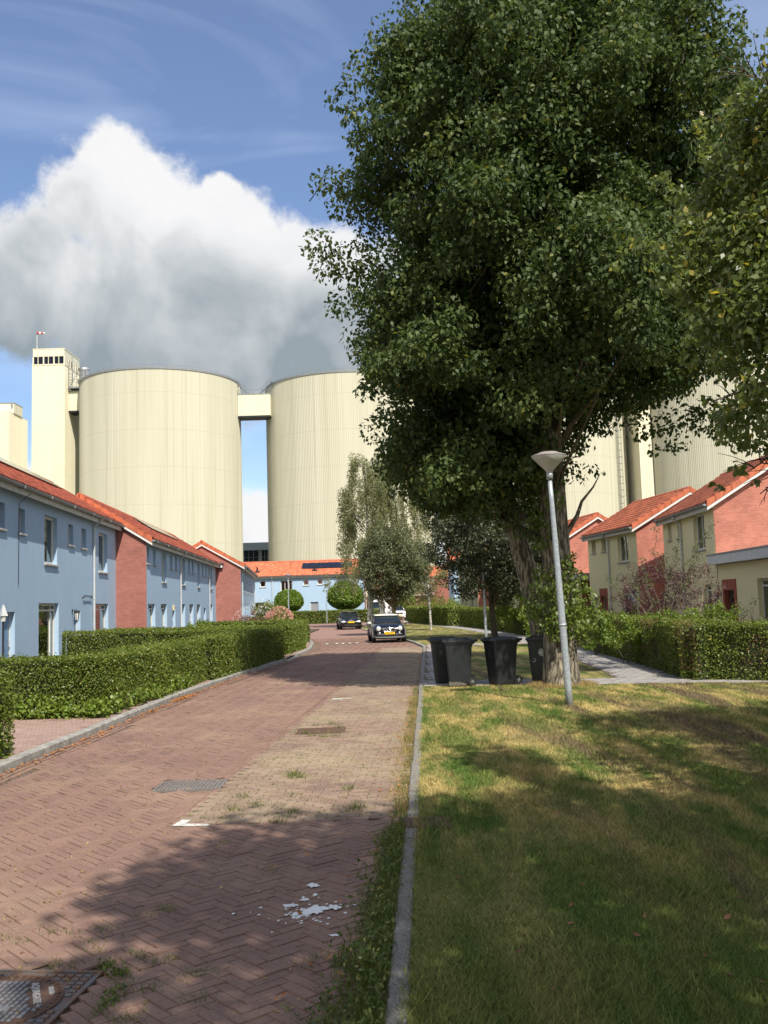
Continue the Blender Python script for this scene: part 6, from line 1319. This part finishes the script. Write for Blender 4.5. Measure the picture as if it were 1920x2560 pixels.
def make_bin(loc, rz, label):
    t = empty('wheelie_bin', loc, rz); tag(t, label, 'wheelie bin', 'black wheelie bins by the big tree')
    m = MB(); loft(m, [rrect(-.25, .20, -.205, .205, .0, .05), rrect(-.265, .21, -.215, .215, .03, .05), rrect(-.27, .215, -.22, .22, .10, .05), rrect(-.33, .27, -.265, .265, .86, .05), rrect(-.335, .30, -.268, .268, .93, .05), rrect(-.355, .33, -.285, .285, .935, .05), rrect(-.358, .33, -.288, .288, .985, .05)])
    for y in (-.09, 0, .09): m.box(.20, .235, y-.012, y+.012, .15, .8)
    m.build('body', M_BIN, t)
    m = MB(); loft(m, [rrect(-.39, .31, -.30, .30, .975, .06), rrect(-.40, .32, -.305, .305, .99, .06), rrect(-.395, .32, -.30, .30, 1.02, .06), rrect(-.34, .30, -.25, .25, 1.045, .05), rrect(-.30, .28, -.22, .22, 1.052, .05)])
    for y in (-.17, .17): m.cbox(-.36, .20, y-.03, y+.03, 1.03, 1.068, .01)
    m.cbox(-.395, -.33, -.12, .12, 1.02, 1.06, .012); m.build('lid', M_BIN, t)
    m = MB(); m.tube([(.37, -.25, 1.0), (.40, -.20, 1.01), (.40, .20, 1.01), (.37, .25, 1.0)], .018, 8)
    for y in (-.24, -.08, .08, .24): m.prism([(.28, y-.015, .93), (.40, y-.015, .99), (.40, y-.015, 1.03), (.28, y-.015, 1.0)], (0, .03, 0))
    m.build('handle', M_BIN, t)
    for s in (-1, 1):
        m = MB(); m.lathe([(.0, -.02), (.055, -.02), (.06, -.024), (.10, -.024), (.102, .0), (.10, .024), (.06, .024), (.055, .02), (0, .02)], 24, (.26, s*.235, .10), 'Y'); w = m.build('wheel', M_RUB, t)
        m = MB()
        for k in range(6): a = k*pi/3; m.tube([(.26, s*.262, .10), (.26+.052*cos(a), s*.262, .10+.052*sin(a))], .006, 4)
        m.lathe([(0, -.005), (.018, -.005), (.018, .012), (0, .012)], 12, (.26, s*.26, .10), 'Y'); m.build('hub', M_ZINC, w)
    MB().tube([(.26, -.23, .10), (.26, .23, .10)], .012, 8).build('axle', M_ZINC, t); return t
zb = .062
p = at(1153, 1720, 21.95); b1 = make_bin((p.x, 22.0, zb), R(-3), 'bin with scuffed bottom, standing in front of the leftmost bin')
m = MB(); m.add([(-.262, -.2215, .012), (.12, -.2215, .012), (.12, -.2225, .05), (.0, -.2235, .085), (-.1, -.2238, .10), (-.2, -.2235, .09), (-.268, -.2235, .11)], [(0, 1, 2, 3, 4, 5, 6)]); m.build('scuff', mat('dust', (.17, .15, .12), .9, noise=.5, nscale=30), b1)
p = at(1118, 1712, 22.8); make_bin((p.x+.0, 22.85, zb), R(4), 'leftmost bin, half hidden behind the scuffed bin')
p = at(1258, 1716, 22.0); b3 = make_bin((p.x, 22.0, zb), R(24), 'bin turned to show a white number sticker on its front')
def on_front(b_, ymid, z, w, h, m, name='sticker', shape='box'):
    x = lambda zz: -.27-.06*(zz-.10)/.76-.003
    g = MB()
    if shape == 'box': g.add([(x(z-h/2), ymid-w/2, z-h/2), (x(z-h/2), ymid+w/2, z-h/2), (x(z+h/2), ymid+w/2, z+h/2), (x(z+h/2), ymid-w/2, z+h/2)], [(0, 3, 2, 1)])
    elif shape == 'disc': g.add([(x(z+h/2*sin(q)), ymid+w/2*cos(q), z+h/2*sin(q)) for q in [2*pi*k/24 for k in range(24)]], [tuple(range(23, -1, -1))])
    elif shape == 'ring':
        a = [2*pi*k/24+R(70) for k in range(19)]; vs = [(x(z+rr*sin(q)), ymid+rr*cos(q), z+rr*sin(q)) for rr in (w/2, w*.36) for q in a]; g.add(vs, [(k, k+1, 20+k, 19+k) for k in range(18)])
    return g.build(name, m, b_)
M_STK = mat('sticker_white', (.55, .58, .60), .5, noise=.35, nscale=60)
on_front(b3, .02, .70, .05, .20, M_BIN, 'sticker')
for z, w_ in ((.775, .045), (.755, .012), (.735, .045), (.705, .012), (.68, .045), (.655, .03), (.635, .045)): on_front(b3, .02, z, w_, .010, M_STK, 'sticker_mark')
p = at(1352, 1714, 22.1); b4 = make_bin((p.x+.08, 22.1, zb), R(66), 'bin half behind the big trunk with round and ring-shaped white stickers')
on_front(b4, -.06, .70, .155, .175, mat('worn_round_sticker', (.52, .53, .52), .6, col2=(.18, .19, .19), nscale=28, ramp=(.45, .6)), 'round_sticker', 'disc')
on_front(b4, .13, .52, .085, .085, M_STK, 'ring_sticker', 'ring'); on_front(b4, -.09, .36, .085, .085, M_STK, 'ring_sticker', 'ring')

# ------------------------------------------------------------ vehicles
def carpaint(name, c, rough=.25): return mat(name, c, rough, spec=.4, coat=.6)
M_CHROME = mat('chrome', (.75, .75, .75), .15, 1.0); M_CGLASS = mat('car_glass', (.012, .018, .02), .04, spec=.9); M_BLKPL = mat('black_trim', (.02, .02, .022), .5); M_PLATE = mat('yellow_plate', (.80, .52, .02), .45); M_HEAD = mat('headlight_glass', (.72, .74, .74), .08, .2, spec=.9)
M_TRIMG = mat('grey_trim', (.12, .125, .13), .55)
def subsurf(o, l=2): md = o.modifiers.new('s', 'SUBSURF'); md.levels = l; md.render_levels = l; return o
def body_loft(st):
    rings = []
    for y, zb_, zs, hb, hs, zt_, ht in st:
        h = [(0, zb_), (hb*.75, zb_), (hb, zb_+.07), (hs, zb_+(zs-zb_)*.45), (hs*.985, zs-.03), (ht, zs+(zt_-zs)*.75), (ht*.5, zt_)]
        rings.append([(x, y, z) for x, z in h]+[(0, y, zt_)]+[(-x, y, z) for x, z in reversed(h[1:])])
    m = MB(); loft(m, rings); return m
def cabin_loft(st):
    rings = []
    for y, z0_, z1_, hb, ht in st:
        h = [(0, z0_), (hb, z0_), (hb*.5+ht*.5+.01, (z0_+z1_)/2), (ht, z1_-.05), (ht*.9, z1_-.012), (ht*.5, z1_)]; rings.append([(x, y, z) for x, z in h]+[(0, y, z1_+.005)]+[(-x, y, z) for x, z in reversed(h[1:])])
    m = MB(); loft(m, rings); return m
def wheel(t, x, y, r, w, s):
    m = MB(); m.lathe([(r*.62, -w/2), (r*.9, -w/2), (r, -w/2+.03), (r, w/2-.03), (r*.9, w/2), (r*.62, w/2)], 28, (x, y, r), 'X'); wo = m.build('wheel', M_RUB, t, True)
    m = MB(); m.lathe([(r*.63, -w*.4), (r*.63, w*.4)], 28, (x, y, r), 'X'); m.lathe([(0, .02*s), (r*.6, .02*s)], 28, (x, y, r), 'X')
    for k in range(8): a = k*pi/4; m.tube([(x+s*w*.36, y, r), (x+s*w*.36, y+r*.6*cos(a), r+r*.6*sin(a))], .022, 5)
    m.lathe([(r*.6, s*w*.36-.01), (r*.66, s*w*.36+.01)], 28, (x, y, r), 'X'); m.build('rim', M_ZINC, wo, True)
def arch(t, x, y, r, s, m_):
    m = MB(); m.tube([(x, y+(r+.045)*cos(a), r+(r+.045)*sin(a)) for a in [R(-12+204*k/14) for k in range(15)]], .035, 6); m.build('wheel_arch', m_, t, True)
    m = MB(); m.lathe([(0, s*.008), (r+.04, s*.008)], 24, (x, y, r), 'X'); return m.build('wheel_well', M_RUB, t)
def disc(t, name, x, y, z, r, m_, sx=1.0, sz=1.0, dep=.03, parent=None):
    m = MB(); vs = []; n = 20; prof = [(1, 0), (1.0, -dep*.5), (.75, -dep*.9), (0, -dep)]
    for k_, d_ in prof:
        for i in range(n): a = 2*pi*i/n; vs.append((x+r*sx*k_*cos(a), y+d_, z+r*sz*k_*sin(a)))
    m.add(vs, [(i*n+k, i*n+(k+1) % n, (i+1)*n+(k+1) % n, (i+1)*n+k) for i in range(3) for k in range(n)]); return m.build(name, m_, parent or t, True)
# small rounded car with pale roof
def small_car(loc, rz):
    t = empty('parked_car', loc, rz); tag(t, 'dark blue small rounded hatchback with pale roof and chrome grille parked by the kerb', 'car', 'cars parked in the street')
    NAVY = carpaint('navy_paint', (.004, .005, .010))
    st = [(0, .34, .58, .50, .56, .62, .40), (.03, .22, .68, .66, .70, .74, .50), (.16, .17, .78, .76, .80, .86, .58), (.5, .16, .86, .80, .838, .94, .66), (.95, .16, .91, .80, .842, .99, .70), (1.2, .16, .93, .80, .842, 1.0, .72), (2.4, .16, .95, .80, .845, 1.0, .72), (3.2, .16, .95, .79, .84, .99, .7), (3.5, .2, .88, .74, .79, .95, .62), (3.62, .34, .7, .62, .68, .74, .5)]
    subsurf(body_loft(st).build('body', NAVY, t, True))
    subsurf(cabin_loft([(.98, .90, .96, .70, .66), (1.12, .90, 1.05, .72, .655), (1.62, .90, 1.375, .745, .60), (2.3, .90, 1.40, .75, .605), (3.0, .90, 1.38, .745, .60), (3.36, .90, 1.15, .72, .60), (3.46, .90, .98, .7, .6)]).build('windows', M_CGLASS, t, True))
    WR = carpaint('cream_white_paint', (.74, .72, .64)); rf = [(1.56, 1.335, 1.362), (1.66, 1.345, 1.40), (2.3, 1.36, 1.425), (3.0, 1.34, 1.40), (3.12, 1.31, 1.36)]; m = MB(); loft(m, [[(-.625, y, a), (-.6, y, (a+b)/2+.012), (-.45, y, b), (0, y, b+.012), (.45, y, b), (.6, y, (a+b)/2+.012), (.625, y, a), (0, y, a)] for y, a, b in rf]); m.build('roof', WR, t, True)
    m = MB()
    for s in (-1, 1): m.tube([(s*.70, 1.02, .965), (s*.615, 1.60, 1.36)], .030, 6); m.tube([(s*.71, 2.15, .95), (s*.625, 2.2, 1.37)], .035, 6)
    m.tube([(-.68, .99, .965), (0, .93, 1.0), (.68, .99, .965)], .02, 6, True); m.build('pillars', M_BLKPL, t, True)
    for s in (-1, 1):
        for y in (.60, 3.0): arch(t, s*.835, y, .30, s, M_TRIMG); wheel(t, s*.76, y, .295, .18, s)
        h = disc(t, 'headlight', s*.545, .075, .70, .135, M_CHROME, .92, 1.08, .05); disc(t, 'lens', s*.545, .06, .70, .118, M_HEAD, .92, 1.08, .055, h)
        disc(t, 'fog_lamp', s*.50, .02, .50, .045, M_HEAD, 1, 1, .02)
        m = MB(); m.cbox(.30 if s > 0 else -.62, .62 if s > 0 else -.30, -.045, .03, .415, .455, .01); m.build('bumper_bar', M_CHROME, t)
        mr = disc(t, 'mirror', s*.93, 1.02, .985, .10, WR, 1.15, .72, .10); m = MB(); m.tube([(s*.78, 1.08, .93), (s*.90, 1.05, .96)], .02, 6); m.lathe([(0, .05), (.09, .03), (.11, 0)], 14, (s*.93, 1.02, .985), 'Y'); m.build('mirror_arm', M_BLKPL, mr, True)
    # grille: rounded trapezoid with chrome bars
    m = MB(); o = [(.36*cos(a)*(1 if sin(a) < 0 else .93), .615+(.125 if sin(a) > 0 else .065)*sin(a)) for a in [2*pi*k/24 for k in range(24)]]; m.prism([(x, -.012, z) for x, z in o], (0, .05, 0)); gr = m.build('grille', M_BLKPL, t)
    m = MB(); m.tube([(x, -.018, z) for x, z in o]+[(o[0][0], -.018, o[0][1])], .014, 6, False)
    for z in (.572, .60, .63, .66, .69): w_ = .33-.9*max(0, z-.62)-.9*max(0, .59-z); m.tube([(-w_, -.022, z), (w_, -.022, z)], .0075, 5)
    m.build('grille_bars', M_CHROME, gr, True); disc(t, 'badge', 0, .02, .755, .035, M_CHROME, 1.5, 1, .035)
    m = MB(); m.cbox(-.26, .26, -.058, -.045, .475-.055, .475+.055, .004); pl_ = m.build('number_plate', M_PLATE, t); text_part('44-KR-NJ', .095, M_BLKPL, pl_, (0, -.0605, .475), (pi/2, 0, 0), ext=.001)
    m = MB(); m.cbox(-.60, .60, -.02, .10, .30, .40, .02); m.cbox(-.42, .42, -.03, .0, .315, .395, .01); m.build('air_intake', M_BLKPL, t); m = MB(); m.tube([(-.78, .12, .30), (-.62, -.02, .265), (0, -.05, .255), (.62, -.02, .265), (.78, .12, .30)], .045, 8); m.build('bumper_lip', M_TRIMG, t, True)
    m = MB()
    for a, b_ in ((-.45, .1), (.0, .55)): m.tube([(a, .90, 1.0), (b_, 1.05, 1.045)], .008, 4)
    m.build('wiper', M_BLKPL, t)
    for s in (-1, 1): m = MB(); m.tube([(s*.25, 2.0, 1.05), (s*.25, 2.02, 1.25)], .12, 10)
    return t
p = at(974, 1590, 48.4); small_car((p.x+.01, 48.4, .015), R(5.5))
def generic_car(name, loc, rz, label, paint, L, Wd, H, hood, belt, wr, grille, plate=True, cat='car', lights='slit', roofpaint=True, wb=(.85, 3.6), ws=(1.3, 2.0), group='cars parked in the street'):
    t = empty(name, loc, rz); tag(t, label, cat, group); hw = Wd/2
    st = [(0, .36, hood*.72, hw*.70, hw*.78, hood*.76, hw*.55), (.06, .22, hood*.84, hw*.86, hw*.90, hood*.88, hw*.62), (.3, .18, hood*.95, hw*.94, hw*.985, hood, hw*.7), (ws[0]-.1, .18, belt-.02, hw*.95, hw, belt+.04, hw*.8), (L*.55, .18, belt+.02, hw*.95, hw, belt+.05, hw*.8), (L-.5, .2, belt, hw*.94, hw*.99, belt+.03, hw*.78), (L-.08, .25, belt-.08, hw*.88, hw*.93, belt, hw*.7), (L, .4, belt-.2, hw*.75, hw*.85, belt-.15, hw*.6)]
    subsurf(body_loft(st).build('body', paint, t, True))
    b0 = belt-.02; subsurf(cabin_loft([(ws[0]-.1, b0, belt+.06, hw*.82, hw*.76), (ws[0]+.05, b0, belt+.14, hw*.84, hw*.76), (ws[1], b0, H-.02, hw*.86, hw*.68), (L*.6, b0, H, hw*.86, hw*.68), (L-1.1, b0, H-.06, hw*.85, hw*.66), (L-.45, b0, belt+.12, hw*.8, hw*.66)]).build('windows', M_CGLASS, t, True))
    m = MB(); loft(m, [[(-hw*.70, y, a), (-hw*.66, y, (a+b)/2+.01), (-hw*.45, y, b), (0, y, b+.01), (hw*.45, y, b), (hw*.66, y, (a+b)/2+.01), (hw*.70, y, a), (0, y, a)] for y, a, b in ((ws[1]-.08, H-.075, H-.035), (ws[1]+.05, H-.06, H-.0), (L*.6, H-.05, H+.02), (L-1.1, H-.11, H-.04), (L-1.0, H-.14, H-.08))]); m.build('roof', paint, t, True)
    m = MB()
    for s in (-1, 1): m.tube([(s*hw*.80, ws[0]-.04, belt+.07), (s*hw*.69, ws[1], H-.05)], .035, 6); m.tube([(s*hw*.83, L*.52, belt), (s*hw*.70, L*.52, H-.04)], .035, 6)
    m.build('pillars', paint, t, True)
    for s in (-1, 1):
        for y in wb: arch(t, s*(hw-.012), y, wr, s, M_BLKPL); wheel(t, s*(hw-.11), y, wr, .2, s)
        zl = hood*.80
        hl = disc(t, 'headlight', s*hw*.68, .07, zl, .11, M_HEAD, 1.7, .75, .06)
        mr = disc(t, 'mirror', s*(hw+.09), ws[0]+.15, belt+.10, .09, paint, 1.2, .9, .08); m = MB(); m.tube([(s*hw*.86, ws[0]+.2, belt+.02), (s*(hw+.05), ws[0]+.17, belt+.08)], .02, 5); m.build('mirror_arm', M_BLKPL, mr)
    if grille == 'kidney':
        for s in (-1, 1): g = disc(t, 'grille', s*.125, .0, hood*.83, .07, M_CHROME, 1.55, .95, .03); disc(t, 'grille_mesh', s*.125, -.018, hood*.83, .055, M_BLKPL, 1.6, .9, .02, g)
    else:
        m = MB(); m.cbox(-.42, .42, -.03, .03, hood*.74, hood*.86, .02); g = m.build('grille', M_BLKPL, t); m = MB(); m.cbox(-.42, .42, -.04, -.031, hood*.86, hood*.88, .004); m.build('grille_bar', M_CHROME, g)
    disc(t, 'badge', 0, -.0, hood*.92 if grille == 'kidney' else hood*.8, .04, M_CHROME, 1, 1, .05)
    if plate: z = .58 if grille == 'kidney' else .5; m = MB(); m.cbox(-.26, .26, -.055, -.04, z-.055, z+.055, .004); pp = m.build('number_plate', M_PLATE, t)
    m = MB(); m.cbox(-hw*.62, hw*.62, -.035, .06, .27, .40, .02); m.build('air_intake', M_BLKPL, t); return t
p = at(878, 1560, 76.5); generic_car('parked_car', (p.x, 76.5, gz(0, 60.5)+.013), R(7), 'black saloon car parked on the bend, left of the pale-roofed car', carpaint('black_paint', (.006, .006, .008)), 4.24, 1.76, 1.42, .78, .92, .31, 'kidney', wb=(.75, 3.4), ws=(1.25, 1.95))
p = at(999, 1540, 114); generic_car('parked_car', (p.x, 114, gz(0, 90)+.013), R(9), 'white people carrier parked at the far end of the street', carpaint('white_car_paint', (.68, .69, .70)), 4.4, 1.85, 1.72, 1.0, 1.12, .33, 'bar', wb=(.85, 3.5), ws=(1.0, 1.7))
# white van with box body
p = at(948, 1530, 112); v = empty('box_van', (p.x, 112, gz(0, 84)+.013), R(5)); tag(v, 'white delivery van with tall box body half hidden behind the birch trunks', 'van'); VP = carpaint('white_car_paint', (.68, .69, .70))
subsurf(body_loft([(0, .5, .95, .75, .88, 1.05, .6), (.08, .38, 1.1, .92, .96, 1.25, .7), (.35, .3, 1.3, .95, 1.0, 1.42, .8), (.8, .3, 1.45, .95, 1.0, 1.55, .85), (1.9, .3, 1.5, .95, 1.0, 1.6, .85), (2.0, .3, 1.5, .95, 1.0, 1.6, .85)]).build('body', VP, v, True))
subsurf(cabin_loft([(.5, 1.3, 1.5, .86, .8), (.65, 1.3, 1.65, .88, .8), (1.15, 1.3, 2.2, .92, .76), (1.9, 1.3, 2.25, .92, .78), (2.0, 1.3, 2.2, .9, .76)]).build('windows', M_CGLASS, v, True))
m = MB(); loft(m, [rrect(-1.03, 1.03, 2.05, 6.0, .75, .08), rrect(-1.05, 1.05, 2.0, 6.05, .85, .08), rrect(-1.05, 1.05, 2.0, 6.05, 2.95, .08), rrect(-1.0, 1.0, 2.05, 6.0, 3.0, .08)]); m.build('cargo_box', VP, v)
m = MB(); loft(m, [[(-.8, 1.0, 2.2), (.8, 1.0, 2.2), (.8, 1.98, 2.2), (-.8, 1.98, 2.2)], [(-.85, 1.7, 2.9), (.85, 1.7, 2.9), (.85, 1.98, 2.9), (-.85, 1.98, 2.9)]]); m.build('wind_deflector', VP, v)
m = MB(); m.cbox(-.6, .6, -.05, .03, .72, .92, .02); m.cbox(-.86, .86, -.06, .1, .38, .62, .02); m.cbox(-.7, .7, .05, .1, 1.0, 1.03, .01); m.build('grille', M_BLKPL, v)
for s in (-1, 1):
    disc(v, 'headlight', s*.76, .06, 1.0, .12, M_HEAD, 1.1, 1.3, .08); m = MB(); m.cbox(s*1.22-.10, s*1.22+.10, .55, .68, 1.35, 1.72, .02); m.tube([(s*.95, .62, 1.5), (s*1.15, .62, 1.5)], .025, 5); m.build('mirror', M_BLKPL, v)
    for y in (.8, 4.6): wheel(v, s*.88, y, .36, .22, s)

# garden lantern at the left edge, small things
p = at(8, 1550, 23); t = empty('garden_lantern', (p.x, p.y, 0)); tag(t, 'post lantern with a pale pyramid hood at the left picture edge', 'garden lantern')
z = at(8, 1538, 23).z; m = MB(); m.tube([(0, 0, 0), (0, 0, z-.12)], .022, 8); m.build('post', M_DARK, t); m = MB(); m.lathe([(.115, z-.02), (.02, z+.24), (0, z+.25)], 4, (0, 0, 0)); m.build('hood', M_PIPE, t); m = MB(); m.lathe([(.07, z-.02), (.05, z-.15), (0, z-.16)], 6, (0, 0, 0)); m.build('lantern_glass', M_FRAME, t)
p = G(187, 1655); pg = empty('plant_pot', (-9.75, 29.6, .1)); tag(pg, 'terracotta coloured pot glimpsed at the end of the left hedge', 'plant pot'); m = MB(); m.lathe([(0, 0), (.13, 0), (.19, .42), (.21, .44), (.21, .5), (.17, .5), (.16, .42), (0, .4)], 16); m.build('pot', mat('terracotta', (.42, .16, .08), .85, noise=.3, nscale=8), pg, True)
